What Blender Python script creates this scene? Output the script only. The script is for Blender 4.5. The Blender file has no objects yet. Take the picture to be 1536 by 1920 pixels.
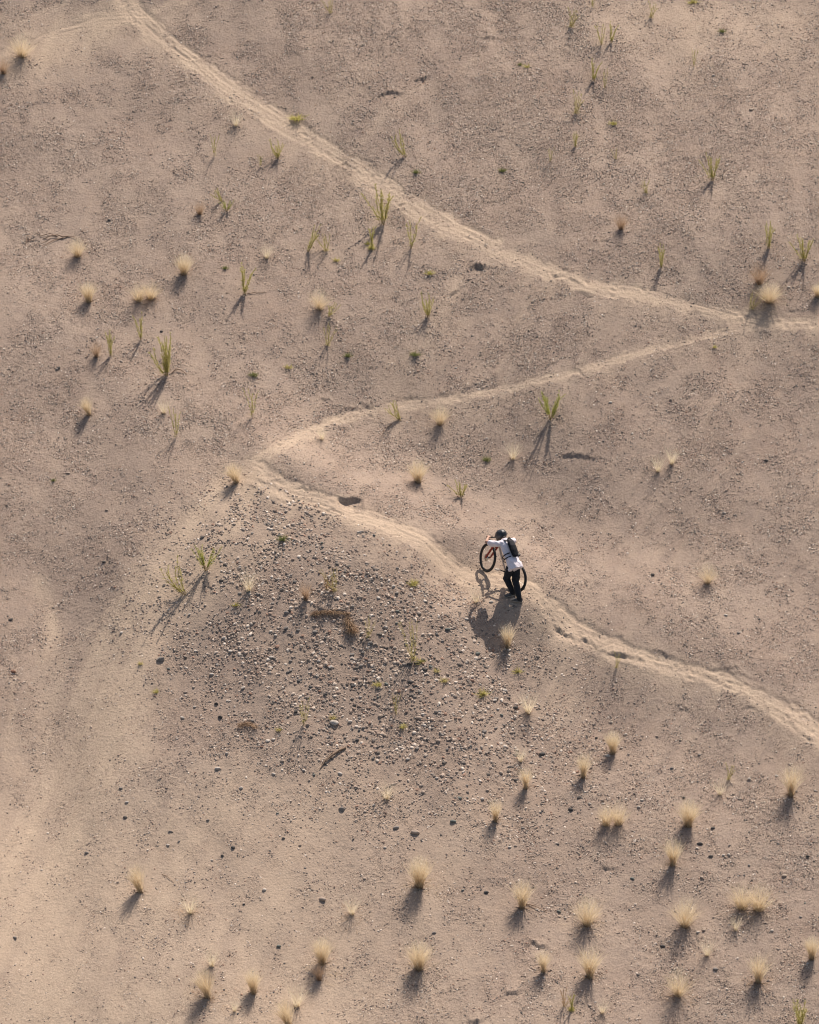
import bpy, bmesh, math, random
import numpy as np
from mathutils import Vector, Matrix

# ------------------------------------------------------------------ camera, sky, sun
PITCH, ALPHA = math.radians(25), math.radians(21)
DIST, LENS, SENS = 100.0, 175.8, 36.0
W0, H0 = 1536, 1920
TA = math.tan(ALPHA)
scene = bpy.context.scene
col = scene.collection
cam_d = bpy.data.cameras.new('camera'); cam = bpy.data.objects.new('camera', cam_d); col.objects.link(cam)
cam.location = (0, -DIST*math.cos(PITCH), DIST*math.sin(PITCH))
cam.rotation_euler = (math.pi/2-PITCH, 0, 0)
cam_d.sensor_fit = 'HORIZONTAL'; cam_d.sensor_width = SENS; cam_d.lens = LENS
cam_d.clip_end = 2000; cam_d.clip_start = 1
scene.camera = cam

SUN_EL, SUN_AZ = math.radians(50), math.radians(20)     # azimuth: to the right of straight away from the camera
world = bpy.data.worlds.new("World"); scene.world = world; world.use_nodes = True
wn = world.node_tree.nodes; wl = world.node_tree.links
sky = wn.new('ShaderNodeTexSky'); sky.sky_type = 'NISHITA'; sky.sun_disc = False
sky.sun_elevation = SUN_EL; sky.sun_rotation = SUN_AZ; sky.dust_density = 2.0
bg = wn['Background']; bg.inputs[1].default_value = 0.095
wt = wn.new('ShaderNodeMix'); wt.data_type = 'RGBA'; wt.blend_type = 'MULTIPLY'; wt.inputs[0].default_value = 1; wt.inputs[7].default_value = (1.08, 0.96, 0.86, 1)   # camera white balance
wl.new(sky.outputs[0], wt.inputs[6]); wl.new(wt.outputs[2], bg.inputs[0])
sl = bpy.data.lights.new('sun', 'SUN'); sl.energy = 4.7; sl.angle = math.radians(0.55); sl.color = (1.0, 0.895, 0.79)
so = bpy.data.objects.new('sun', sl); col.objects.link(so)
sdir = Vector((math.sin(SUN_AZ)*math.cos(SUN_EL), math.cos(SUN_AZ)*math.cos(SUN_EL), math.sin(SUN_EL)))
so.rotation_euler = sdir.to_track_quat('Z', 'Y').to_euler(); so.location = sdir*60
scene.view_settings.view_transform = 'Standard'; scene.view_settings.look = 'None'
scene.view_settings.exposure = 0.33; scene.view_settings.gamma = 1.0; scene.cycles.pixel_filter_type = 'BLACKMAN_HARRIS'; scene.cycles.filter_width = 1.1

rng = np.random.default_rng(7); random.seed(7)
CAM = np.array(cam.location); RT = np.array([1., 0, 0])
UP = np.array([0, math.sin(PITCH), math.cos(PITCH)]); FW = np.array([0, math.cos(PITCH), -math.sin(PITCH)])
FPX = LENS/SENS*W0
def project(x, y, z):
    dx, dy, dz = x-CAM[0], y-CAM[1], z-CAM[2]
    d = dy*FW[1]+dz*FW[2]
    return W0/2+FPX*dx/d, H0/2-FPX*(dy*UP[1]+dz*UP[2])/d
def ray(px, py):
    v = FW+RT*((px-W0/2)/FPX)+UP*((H0/2-py)/FPX)
    return v/np.linalg.norm(v)

# ------------------------------------------------------------------ numeric noise
_tabs = {}
def vnoise(x, y, seed):
    if seed not in _tabs: _tabs[seed] = np.random.default_rng(seed).random((256, 256)).astype(np.float32)
    t = _tabs[seed]
    xi = np.floor(x).astype(np.int64); yi = np.floor(y).astype(np.int64)
    fx = x-xi; fy = y-yi; fx = fx*fx*(3-2*fx); fy = fy*fy*(3-2*fy)
    a = t[xi & 255, yi & 255]; b = t[(xi+1) & 255, yi & 255]; c = t[xi & 255, (yi+1) & 255]; d = t[(xi+1) & 255, (yi+1) & 255]
    return (a+(b-a)*fx)*(1-fy)+(c+(d-c)*fx)*fy
def fbm(x, y, seed, octv=4):
    s = 0; a = 0.5; n = 0
    for i in range(octv):
        s = s+a*(vnoise(x*2**i+i*17.3, y*2**i-i*9.1, seed+i)-0.5); n += a; a *= 0.5
    return s/n*2          # about -1..1
def sstep(a, b, x):
    t = np.clip((x-a)/(b-a), 0, 1); return t*t*(3-2*t)

# ------------------------------------------------------------------ terrain height field
def axis(lo, hi, step, far):
    core = np.arange(lo, hi, step); out = []; s = step; v = core[-1]
    while v < far: s *= 1.16; v += s; out.append(v)
    inn = []; s = step; v = core[0]
    while v > -far: s *= 1.16; v -= s; inn.append(v)
    return np.array(inn[::-1]+list(core)+out)
GX = axis(-12.3, 12.3, 0.0285, 190); GY = axis(-16.6, 21.5, 0.033, 190)
X, Y = np.meshgrid(GX, GY)                                   # [iy, ix]
Z = Y*TA
px0, py0 = project(X, Y, Z)
def gauss(cx, cy, sx, sy, ang=0):
    c, s = math.cos(ang), math.sin(ang)
    u = (px0-cx)*c+(py0-cy)*s; v = -(px0-cx)*s+(py0-cy)*c
    return np.exp(-(u/sx)**2-(v/sy)**2)
infr = sstep(26, 14, np.abs(X))*sstep(-32, -18, Y)*sstep(36, 23, Y)
M = 0.55*fbm(X/8, Y/11, 11, 3)
M += 0.10*fbm(X/1.7+Y*0.10, Y/3.4, 21, 3)
M += infr*(0.90*gauss(640, 1085, 300, 190, 0.35)-0.35*gauss(1150, 1330, 330, 120, 0.35)              # the spur below the switchback
     - 0.50*gauss(1000, 900, 420, 110, 0.42)                  # hollow between the two lower trails
     + 0.30*gauss(560, 900, 150, 60, 0.5)
     - 0.65*gauss(90, 1250, 120, 420, 0.12)                   # dry wash on the left
     + 0.25*gauss(1300, 430, 260, 200) - 0.2*gauss(900, 640, 90, 160, 0.4))
Z = Z+M; ZM = Z.copy()
PX, PY = project(X, Y, Z)
wob = 1+0.0*PX
WX = 5*fbm(PX/60, PY/60, 31, 3); WY = 5*fbm(PX/60+50, PY/60, 35, 3)
def seglen(P):
    P = np.array(P, float); s = [0]
    for a, b in zip(P[:-1], P[1:]): s.append(s[-1]+math.hypot(b[0]-a[0], b[1]-a[1]))
    return P, s
def trail_field(P, qx, qy):
    """distance (signed, + uphill), half width, length along"""
    P, s = seglen(P)
    best = np.full(qx.shape, 1e9); sd = np.zeros_like(best); hw = np.ones_like(best); sa = np.zeros_like(best)
    for i in range(len(P)-1):
        a, b = P[i], P[i+1]; dx, dy = b[0]-a[0], b[1]-a[1]; L2 = dx*dx+dy*dy
        t = np.clip(((qx-a[0])*dx+(qy-a[1])*dy)/L2, 0, 1)
        ex, ey = qx-a[0]-t*dx, qy-a[1]-t*dy
        d = np.sqrt(ex*ex+ey*ey); m = d < best
        best = np.where(m, d, best)
        nx, ny = -dy, dx
        if ny > 0: nx, ny = -nx, -ny                         # normal that points up in the frame
        sg = np.sign(ex*nx+ey*ny)
        sd = np.where(m, d*sg, sd); hw = np.where(m, a[2]+t*(b[2]-a[2]), hw); sa = np.where(m, s[i]+t*math.sqrt(L2), sa)
    return sd, hw, sa
T1 = [(200,-60,22),(225,-8,26),(250,25,30),(285,58,27),(330,95,25),(380,130,25),(440,175,26),(500,212,26),(560,250,26),(620,288,24),(665,313,22),(700,343,24),(760,380,25),(820,413,23),(880,443,21),(950,478,20),(1020,506,19),(1090,528,18),(1160,546,16),(1240,562,14),(1310,579,14),(1380,597,15),(1450,607,14),(1540,611,12),(1640,618,12)]
T2 = [(1450,612,9),(1370,621,8),(1290,640,8),(1200,662,8),(1130,684,8),(1060,703,8),(990,721,8),(900,739,9),(820,752,11),(740,762,12),(660,779,11),(600,803,13),(550,824,14),(510,846,20),(478,868,24),(455,884,24)]
T3 = [(458,868,26),(480,884,30),(512,908,28),(555,927,24),(600,938,20),(650,957,20),(720,985,20),(790,1015,23),(850,1043,23),(900,1073,22),(950,1098,22),(1010,1143,25),(1060,1178,29),(1120,1208,28),(1180,1228,23),(1250,1250,19),(1320,1268,19),(1390,1290,21),(1450,1325,23),(1500,1355,25),(1560,1395,27),(1660,1455,28)]
T4 = [(430,885,5),(470,903,6),(535,935,6),(600,955,5)]
T5 = [(262,35,18),(190,38,15),(110,56,9),(40,88,5),(-60,130,4)]
T6 = [(-60,100,5),(0,62,5),(60,32,6),(130,2,5),(190,-40,5)]
T7 = [(262,30,9),(310,14,8),(370,-20,6)]
trail = np.zeros_like(Z); dens_cut = np.zeros_like(Z)
SL = 0.36/75
for k, (P, amp, strk) in enumerate([(T1,0.26,1.0),(T2,0.30,0.5),(T3,0.40,1.0),(T4,0.2,0.5),(T5,0.08,0.8),(T6,0.1,0.5),(T7,0.15,0.5)]):
    xs = [p[0] for p in P]; ys = [p[1] for p in P]
    mk = (PX > min(xs)-90) & (PX < max(xs)+90) & (PY > min(ys)-90) & (PY < max(ys)+90)
    qx, qy = PX[mk], PY[mk]
    d, hw, s = trail_field(P, qx+WX[mk]*0.7, qy+WY[mk]*0.7)
    hw = hw*0.86*(1+0.34*fbm(s/45, s*0+k, 41+k, 2)+0.2*fbm(s/14, s*0+k+3, 45+k, 2))
    a = np.abs(d)
    ends = sstep(0, 30, s)*sstep(0, 30, max(s.max(), 1)-s) if k in (3,) else sstep(0, 26, s) if k == 2 else sstep(0, 26, s.max()-s) if k == 1 else 1.0
    # bench: flatten inside, cut bank above, loose shoulder below
    r = d/hw
    bench = -np.clip(d, -hw, hw)*SL*0.85*np.exp(-np.maximum(a-hw, 0)/np.where(d > 0, 3.2+3*fbm(s/30, s*0+9, 95+k, 2), 48))
    berm = 0.012*np.exp(-((d+hw*1.05)/5)**2)
    brk = np.clip(0.5+1.1*fbm(s/60, d/16, 68+k, 3), 0.1, 1.2); line = (fbm(s/95, d/2.9+k*3, 61+k*5, 3)*0.022+fbm(s/36+5, d/4.5, 66+k*5, 2)*0.012)*brk+fbm(qx/7, qy/5, 88, 2)*0.004+fbm(s/60, d/1.5, 188+k, 2)*0.006
    rut = -0.017*np.exp(-((d-hw*0.35+3*fbm(s/70, s*0, 90+k, 2))/2.6)**2)-0.012*np.exp(-((d+hw*0.25+4*fbm(s/60, s*0+4, 91+k, 2))/2.4)**2)
    inside = sstep(1.12, 0.8, a/hw)
    Z[mk] += ends*(amp*(bench+berm*amp)+inside*strk*(line+rut*amp))
    edge = sstep(1.45, 0.6, (a+11*fbm(qx/16, qy/16, 77, 3))/hw)*(0.80+0.42*fbm(s/30, d/7, 83, 3))
    edge = np.maximum(edge, 0.80*np.exp(-np.maximum(a-hw, 0)/np.where(d > 0, 9, 34))*(0.5+0.7*fbm(s/16, d/40, 79, 3)))
    f = {0:1,1:0.95,2:1,3:.6,4:.75,5:.5,6:.7}[k]
    trail[mk] = np.maximum(trail[mk], edge*ends*f)

def stroke(P, soft):
    P = np.array(P, float); out = np.zeros_like(PX)
    d, hw, s = trail_field(P, PX+WX*3, PY+WY*3)
    return np.exp(-(np.abs(d)/(hw*soft))**2)
# sand: pale wash on the left and lower left, spill below the switchback
al = (PX+0.42*(PY-1200))                                   # runs along the fall line of the wash
str1 = fbm((PX+0.45*PY)/26, (PY-0.45*PX)/300, 101, 4); str2 = fbm((PX+0.36*PY)/95, (PY-0.4*PX)/420, 111, 3)
sand = 0.98*stroke([(450,890,26),(360,985,36),(270,1110,44),(205,1230,58),(180,1380,70),(150,1500,95),(110,1680,120),(80,1900,150)], 1.0)
sand = np.maximum(sand, 0.55*stroke([(70,1090,14),(105,1180,22),(90,1320,30),(50,1440,40),(20,1560,60)], 1.0))
sand = np.maximum(sand, 0.6*stroke([(205,1130,9),(150,1190,12),(120,1250,16)], 1.0))
sand = np.maximum(sand, 0.78*sstep(1180, 150, PX-0.15*(PY-1500))*sstep(1380, 1600, PY+0.1*PX))
sand = np.maximum(sand, 0.35*stroke([(860,520,26),(840,620,34),(770,700,44),(730,760,40)], 1.0))
sand = np.maximum(sand, 0.40*stroke([(1080,1200,40),(1070,1260,50),(1050,1330,40)], 1.0))
sand = np.maximum(sand, 0.42*stroke([(1420,1320,20),(1500,1420,40),(1530,1500,40)], 1.0))
sand = np.maximum(sand, 0.75*stroke([(-60,150,60),(80,90,50),(200,70,40),(280,70,30)], 1.0))
sand = np.maximum(sand, 0.28*stroke([(540,250,20),(600,200,30),(680,150,30)], 1.0))
sand = np.maximum(sand, 0.36*stroke([(1180,20,60),(1300,60,90),(1500,40,90)], 1.0))
sand = np.maximum(sand, 0.30*stroke([(640,300,8),(680,270,12),(740,200,12),(830,150,10),(900,110,10)], 1.0))
sand = np.maximum(sand, 0.5*stroke([(560,940,10),(520,1010,26),(430,1060,40),(330,1160,40)], 1.0))
sand = np.maximum(sand, 0.95*np.exp(-((PX-470)/72)**2-((PY-905)/42)**2))
sand = np.maximum(sand, 0.7*stroke([(620,960,14),(760,1010,16),(880,1075,16),(930,1120,20)], 1.0))
sand = np.maximum(sand, 0.6*stroke([(1000,1170,24),(1080,1220,24),(1200,1255,18),(1330,1290,14)], 1.0))
sand = np.maximum(sand, 0.7*stroke([(470,930,30),(380,1040,40),(300,1170,40),(250,1300,50),(230,1420,60)], 1.0))
sand = np.maximum(sand, 0.7*stroke([(0,40,10),(70,70,14),(180,48,16),(262,36,20)], 1.0)); sand = np.maximum(sand, 0.6*stroke([(300,40,14),(360,0,20),(420,-60,20)], 1.0))
sand = np.maximum(sand, 0.8*np.exp(-((PX-225)/75)**2-((PY-38)/26)**2)); sand = np.maximum(sand, 0.62*stroke([(250,120,8),(215,80,14),(235,30,20)], 1.0))
sand = np.clip(sand+0.70*str1*(0.12+sand)*(1-0.5*sstep(1400, 1650, PY))+0.34*str2*(0.3+sand), 0, 1)
SAND = np.clip(np.maximum(trail, sand*0.92), 0, 1)
for P_, a_ in (([(430,900,10),(360,975,12),(290,1065,14),(225,1160,16),(180,1260,20),(150,1380,26),(120,1520,30)], .45), ([(215,1125,5),(170,1175,7),(130,1240,9),(100,1330,12),(78,1440,16),(60,1560,18)], .55), ([(88,1085,6),(108,1160,8),(118,1240,9),(104,1320,10)], .5), ([(560,1640,4),(520,1700,5),(490,1780,6),(470,1860,7)], .25), ([(300,1480,5),(285,1600,7),(260,1760,8),(245,1900,9)], .25), ([(30,1180,5),(26,1300,7),(15,1420,9)], .35)):
    SAND = np.clip(SAND+a_*stroke(P_, 1.0)*(0.75+0.6*str1)*(1-SAND), 0, 1)
SAND = np.clip(SAND+0.45*np.exp(-((PX-225)/110)**2-((PY-38)/26)**2)*(1+str2), 0, 1)
# erosion streaks on the right hand slope
rill = fbm((PX+0.55*PY)/24, (PY-0.5*PX)/210, 121, 3)
rmask = np.clip(gauss(1050, 640, 260, 110, -0.2)+gauss(1200, 1330, 420, 130, 0.3)+gauss(1350, 900, 260, 220)+0.3, 0, 1)
Z += 0.055*rill*rmask*infr*(1-trail)
Z += 0.035*str1*infr*sstep(700, 100, PX)*sstep(900, 1300, PY)
inner = np.exp(-((PX-690)/140)**2-((PY-858)/46)**2); sand *= 1-0.8*inner; SAND = np.where(trail > .5, SAND, SAND*(1-0.8*inner))
# gravel density field 0..1
cl = fbm(PX/34, PY/30, 131, 4); cl2 = fbm(PX/120, PY/95, 141, 3); cl3 = fbm(PX/11, PY/10, 145, 2)
rock = np.clip(1.25*(gauss(650, 1230, 330, 190, 0.42)+0.75*gauss(800, 1330, 260, 120, 0.3)+0.55*gauss(520, 1010, 130, 70, -0.2)), 0, 1)*sstep(-0.9, 0.3, cl+0.6)
rock *= sstep(0, 26, PY-(885+(PX-500)*0.47))
GR = np.clip(0.66+0.85*cl+0.28*cl2+0.5*cl3+0.30*gauss(1130, 260, 480, 260)+0.30*inner-0.12, 0.06, 1.7)
GR *= (1-0.93*trail)*(1-0.68*np.clip(sand, 0, 1)**0.8)
SAND = np.clip(SAND+0.30*np.clip(rill, -.3, 1)*rmask*(1-trail)+0.10*cl2-0.14*np.clip(cl, -0.5, 0.6)*(1-trail), 0, 1)
CLP = np.clip(fbm(PX/22, PY/17, 501, 3), -0.42, 0.8)+np.clip(fbm(PX/8, PY/7, 505, 2), -.3, .6)*.6
# scarps: little overhung breaks in the crust
SC = [([(712,180),(722,174),(736,173),(745,176),(755,177)],.13,16),([(780,151),(792,149),(802,144)],.11,14),([(903,73),(918,71),(932,71)],.06,12),
 ([(820,118),(832,116)],.05,10),([(884,503),(896,499),(912,503)],.16,14),([(842,552),(856,548),(868,537)],.08,12),
 ([(1040,848),(1058,856),(1075,853),(1100,857),(1135,860)],.075,12),([(985,1776),(997,1769),(1004,1773),(1012,1779),(1028,1776)],.11,14),
 ([(944,1868),(952,1861),(963,1863),(977,1861)],.10,14),([(878,1917),(903,1914)],.12,14),([(1121,1633),(1131,1627),(1140,1630),(1156,1633)],.07,12),
 ([(583,1151),(600,1147),(632,1149),(662,1152)],.13,26),([(598,748),(620,750)],.06,8),([(674,757),(702,767)],.06,8),([(645,766),(672,767)],.05,8),
 ([(752,750),(768,746),(790,747),(806,744)],.045,8),([(868,732),(884,724),(902,721),(918,714)],.05,8),([(1022,688),(1044,680)],.04,8),
 ([(1278,636),(1300,635)],.04,8),([(1475,585),(1500,581)],.05,10),([(1215,1216),(1240,1224),(1270,1239)],.06,10),([(1358,1252),(1388,1252)],.06,10),
 ([(1365,1256),(1400,1268),(1420,1276)],.05,8),([(1277,1328),(1292,1332)],.06,8),([(560,1240),(590,1236)],.05,10),([(45,455),(54,450)],.05,8),
 ([(1035,1177),(1046,1186),(1057,1190),(1074,1198)],.12,12),([(1094,1201),(1104,1205)],.09,9),([(1108,1209),(1122,1216)],.07,9),([(1130,1221),(1142,1226),(1160,1228),(1186,1233)],.13,12),
 ([(1194,1232),(1210,1240)],.07,9),([(1036,517),(1052,521)],.07,8),([(1068,524),(1086,529)],.08,8),([(520,940),(540,944)],.05,9),([(610,953),(640,962)],.05,10),
 ([(560,913),(582,917)],.06,9),([(486,905),(500,908)],.05,8),([(1395,1325),(1420,1330)],.05,9),([(1490,1372),(1530,1392)],.06,10),([(1150,1240),(1190,1252)],.04,8),
 ([(820,740),(850,737)],.04,8),([(1040,1300),(1048,1330)],.03,8)]
for i, (P, h, dec) in enumerate(SC):
    xs = [p[0] for p in P]; ys = [p[1] for p in P]
    mk = (PX > min(xs)-14) & (PX < max(xs)+14) & (PY > min(ys)-70) & (PY < max(ys)+60)
    qx, qy = PX[mk], PY[mk]
    yl = np.interp(qx, xs, ys)+4.5*fbm(qx/5, qx*0+i, 151+i, 3)
    d = yl-qy
    x0, x1 = min(xs), max(xs); tp = np.clip(np.minimum(qx-x0+5, x1-qx+5)/(0.32*(x1-x0)+7), 0, 1)**0.8
    tp = tp*(0.75+0.55*fbm(qx/4, qx*0+i+7, 251+i, 2)); wd = sstep(-1.6, 1.9, d); Z[mk] += tp*1.15*(wd*0.5*h*np.exp(-np.abs(d)/dec)-(1-wd)*0.5*h*np.exp(-np.abs(d)/(dec*0.6)))
# the scooped hollow at the uphill edge of the trail
mk = (PX > 610) & (PX < 705) & (PY > 890) & (PY < 985); qx, qy = PX[mk], PY[mk]
u = (qx-656)/27; tp = np.clip(1-u*u, 0, 1)**0.9; d = 934+1.5*u-qy
wd = sstep(-2.0, 2.0, d+2*fbm(qx/6, qx*0, 903, 2)); Z[mk] += wd*np.clip(1-u*u, 0, 1)**.5*0.012*np.exp(-np.abs(d)/14)-(1-wd)*0.16*tp*np.exp(-np.abs(d)/20)
# small dents and foot prints on the trails
def dent(cx, cy, rx, ry, dep, ang=0):
    i0 = np.searchsorted(GX, cx-3*rx); i1 = np.searchsorted(GX, cx+3*rx); j0 = np.searchsorted(GY, cy-3*ry); j1 = np.searchsorted(GY, cy+3*ry)
    xx, yy = X[j0:j1, i0:i1]-cx, Y[j0:j1, i0:i1]-cy
    c, s = math.cos(ang), math.sin(ang); a = (xx*c+yy*s)/rx; b = (-xx*s+yy*c)/ry
    q = a*a+b*b
    Z[j0:j1, i0:i1] += dep*(-np.exp(-q*1.4)+0.45*np.exp(-(np.sqrt(q)-1.5)**2*5))
# map from picture to ground, used to find where each thing stands
def zat(x, y, F=None):
    F = Z if F is None else F
    i = np.clip(np.searchsorted(GX, x)-1, 0, len(GX)-2); j = np.clip(np.searchsorted(GY, y)-1, 0, len(GY)-2)
    fx = (x-GX[i])/(GX[i+1]-GX[i]); fy = (y-GY[j])/(GY[j+1]-GY[j])
    return (F[j, i]*(1-fx)+F[j, i+1]*fx)*(1-fy)+(F[j+1, i]*(1-fx)+F[j+1, i+1]*fx)*fy
def at(px, py):
    v = ray(px, py); t = 100.0
    for _ in range(40):
        p = CAM+v*t; f = p[2]-zat(p[0], p[1])
        t += f/(v[1]*TA-v[2])*0.8
    return CAM+v*t
for P, n in ((T1, 110), (T3, 150), (T2, 30)):
    for _ in range(n):
        i = random.randrange(1, len(P)-2); t = random.random(); a, b = P[i], P[i+1]
        x, y, w = [a[k]+(b[k]-a[k])*t for k in range(3)]
        p = at(x+random.uniform(-.8, .8)*w*0.4, y+random.uniform(-.8, .8)*w)
        dent(p[0], p[1], random.uniform(.035, .07), random.uniform(.06, .13), random.uniform(.006, .02), random.uniform(-1.2, 1.2))

# the bicycle stands here: level the bench under it
PSI, GAM, LEAN = math.radians(36), math.radians(4), math.radians(10.5)
BF = np.array([-math.sin(PSI)*math.cos(GAM), math.cos(PSI)*math.cos(GAM), math.sin(GAM)]); BL = np.array([-math.cos(PSI), -math.sin(PSI), 0.]); BU = np.cross(BF, BL)
BC = at(936.5, 1090)
gx = BF[0]/math.cos(GAM)*math.tan(GAM)+math.cos(PSI)*0.24; gy = BF[1]/math.cos(GAM)*math.tan(GAM)+math.sin(PSI)*0.24
rr = np.sqrt((X-BC[0])**2+(Y-BC[1])**2); w = sstep(2.1, 0.75, rr)
Z = Z*(1-w)+(BC[2]+gx*(X-BC[0])+gy*(Y-BC[1])+0.8*(Z-ZM)+0.007*fbm(X*5, Y*5, 171, 3))*w
# grain
core = sstep(14, 12, np.abs(X))*sstep(23, 21, Y)*sstep(-18, -16.5, Y)
g1 = rng.standard_normal(Z.shape)*0.0078
g2 = fbm(X/0.11, Y/0.12, 181, 2)*0.010+fbm(X/0.35, Y/0.4, 185, 2)*0.012
Z += core*(g1+g2)*(0.25+0.75*np.clip(GR, 0, 1))
for P in ():
    pass

# ------------------------------------------------------------------ helpers
def new_mesh(name, V, Fq, smooth=False):
    me = bpy.data.meshes.new(name); V = np.asarray(V, dtype=np.float32); Fq = np.asarray(Fq, dtype=np.int32)
    n, k = Fq.shape
    me.vertices.add(len(V)); me.vertices.foreach_set('co', V.ravel())
    me.loops.add(n*k); me.loops.foreach_set('vertex_index', Fq.ravel())
    me.polygons.add(n); me.polygons.foreach_set('loop_start', np.arange(0, n*k, k, dtype=np.int32)); me.polygons.foreach_set('loop_total', np.full(n, k, dtype=np.int32))
    me.polygons.foreach_set('use_smooth', np.full(n, smooth)); me.update(calc_edges=True); return me
def link(name, me, mat=None, parent=None):
    o = bpy.data.objects.new(name, me); col.objects.link(o)
    if mat is not None and me is not None: me.materials.append(mat)
    if parent is not None: o.parent = parent
    return o
def tag(o, label=None, cat=None, group=None, kind=None):
    if label: o['label'] = label
    if cat: o['category'] = cat
    if group: o['group'] = group
    if kind: o['kind'] = kind
    return o
def fattr(me, name, arr):
    a = me.attributes.new(name, 'FLOAT', 'POINT'); a.data.foreach_set('value', np.asarray(arr, dtype=np.float32).ravel())
def mat_new(name):
    m = bpy.data.materials.new(name); m.use_nodes = True; nt = m.node_tree
    return m, nt, nt.nodes, nt.links, nt.nodes['Principled BSDF']
def simple(name, c, rough=0.7, metal=0.0, var=0.12, scale=30, bump=0.0):
    m, nt, N, L, b = mat_new(name)
    tc = N.new('ShaderNodeTexCoord'); nz = N.new('ShaderNodeTexNoise'); nz.inputs['Scale'].default_value = scale; nz.inputs['Detail'].default_value = 3
    L.new(tc.outputs['Object'], nz.inputs['Vector'])
    r = N.new('ShaderNodeMapRange'); r.inputs[3].default_value = 1-var; r.inputs[4].default_value = 1+var; L.new(nz.outputs[0], r.inputs[0])
    mx = N.new('ShaderNodeMix'); mx.data_type = 'RGBA'; mx.blend_type = 'MULTIPLY'; mx.inputs[0].default_value = 1; mx.inputs[6].default_value = (*c, 1)
    L.new(r.outputs[0], mx.inputs[7]); L.new(mx.outputs[2], b.inputs['Base Color'])
    b.inputs['Roughness'].default_value = rough; b.inputs['Metallic'].default_value = metal
    if bump:
        bp = N.new('ShaderNodeBump'); bp.inputs['Strength'].default_value = bump; bp.inputs['Distance'].default_value = 0.01
        L.new(nz.outputs[0], bp.inputs['Height']); L.new(bp.outputs[0], b.inputs['Normal'])
    return m

# ------------------------------------------------------------------ ground
def ground_mat():
    m, nt, N, L, b = mat_new('dry_gravel_ground')
    b.inputs['Roughness'].default_value = 0.95; b.inputs['Specular IOR Level'].default_value = 0.15
    tc = N.new('ShaderNodeTexCoord')
    def noise(s, d=4, r=0.6):
        n = N.new('ShaderNodeTexNoise'); n.inputs['Scale'].default_value = s; n.inputs['Detail'].default_value = d; n.inputs['Roughness'].default_value = r
        L.new(tc.outputs['Object'], n.inputs['Vector']); return n
    def mix(bt, f, a, c):
        x = N.new('ShaderNodeMix'); x.data_type = 'RGBA'; x.blend_type = bt
        for i, v in ((0, f), (6, a), (7, c)):
            if isinstance(v, (int, float)): x.inputs[i].default_value = v
            elif isinstance(v, tuple): x.inputs[i].default_value = (*v, 1)
            else: L.new(v, x.inputs[i])
        return x.outputs[2]
    def rng_(v, a, b_, c=0., d=1.):
        r = N.new('ShaderNodeMapRange'); r.inputs[1].default_value = a; r.inputs[2].default_value = b_; r.inputs[3].default_value = c; r.inputs[4].default_value = d
        L.new(v, r.inputs[0]); return r.outputs[0]
    sa = N.new('ShaderNodeAttribute'); sa.attribute_name = 'sand'
    ga = N.new('ShaderNodeAttribute'); ga.attribute_name = 'gravel'
    n1 = noise(0.55, 5); n2 = noise(3.2, 5); n3 = noise(26, 3)
    grav = mix('MIX', rng_(n1.outputs[0], .35, .65), GRAV_A, GRAV_B)
    grav = mix('MIX', rng_(n2.outputs[0], .40, .66, 0, .55), grav, GRAV_C)
    snd = mix('MIX', rng_(n2.outputs[0], .35, .7), SAND_A, SAND_B)
    base = mix('MIX', sa.outputs['Fac'], grav, snd)
    base = mix('MULTIPLY', 1.0, base, rng_(n3.outputs[0], .3, .7, .88, 1.10))
    # grit: individual grains of different stone
    vo = N.new('ShaderNodeTexVoronoi'); vo.inputs['Scale'].default_value = 46; L.new(tc.outputs['Object'], vo.inputs['Vector'])
    sep = N.new('ShaderNodeSeparateColor'); L.new(vo.outputs['Color'], sep.inputs[0])
    ramp = N.new('ShaderNodeValToRGB'); cr = ramp.color_ramp; cr.interpolation = 'CONSTANT'
    cr.elements[0].position = 0; cr.elements[0].color = (.34, .34, .35, 1); cr.elements[1].position = .16; cr.elements[1].color = (.72, .70, .70, 1)
    for p_, c_ in ((.36, (1, 1, 1, 1)), (.80, (1.18, 1.15, 1.12, 1)), (.93, (1.6, 1.58, 1.55, 1))):
        e = cr.elements.new(p_); e.color = c_
    L.new(sep.outputs[0], ramp.inputs[0])
    gm = N.new('ShaderNodeMath'); gm.operation = 'MULTIPLY'; gm.use_clamp = True; L.new(ga.outputs['Fac'], gm.inputs[0]); L.new(rng_(vo.outputs['Distance'], .25, .6, 1, .25), gm.inputs[1])
    base = mix('MULTIPLY', gm.outputs[0], base, ramp.outputs[0])
    L.new(base, b.inputs['Base Color'])
    # bump
    nb = noise(90, 3, .7); nb2 = noise(17, 4, .65)
    inv = N.new('ShaderNodeMath'); inv.operation = 'MULTIPLY_ADD'; inv.inputs[1].default_value = -1.1; inv.inputs[2].default_value = 1.0; L.new(vo.outputs['Distance'], inv.inputs[0])
    pm = N.new('ShaderNodeMath'); pm.operation = 'MULTIPLY'; L.new(inv.outputs[0], pm.inputs[0]); L.new(ga.outputs['Fac'], pm.inputs[1])
    ad = N.new('ShaderNodeMath'); ad.operation = 'MULTIPLY_ADD'; ad.inputs[1].default_value = 0.5; L.new(nb.outputs[0], ad.inputs[0]); L.new(pm.outputs[0], ad.inputs[2])
    ad2 = N.new('ShaderNodeMath'); ad2.operation = 'MULTIPLY_ADD'; ad2.inputs[1].default_value = 1.3; L.new(nb2.outputs[0], ad2.inputs[0]); L.new(ad.outputs[0], ad2.inputs[2])
    bp = N.new('ShaderNodeBump'); bp.inputs['Strength'].default_value = 0.75; bp.inputs['Distance'].default_value = 0.021
    L.new(ad2.outputs[0], bp.inputs['Height']); L.new(bp.outputs[0], b.inputs['Normal'])
    return m
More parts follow.
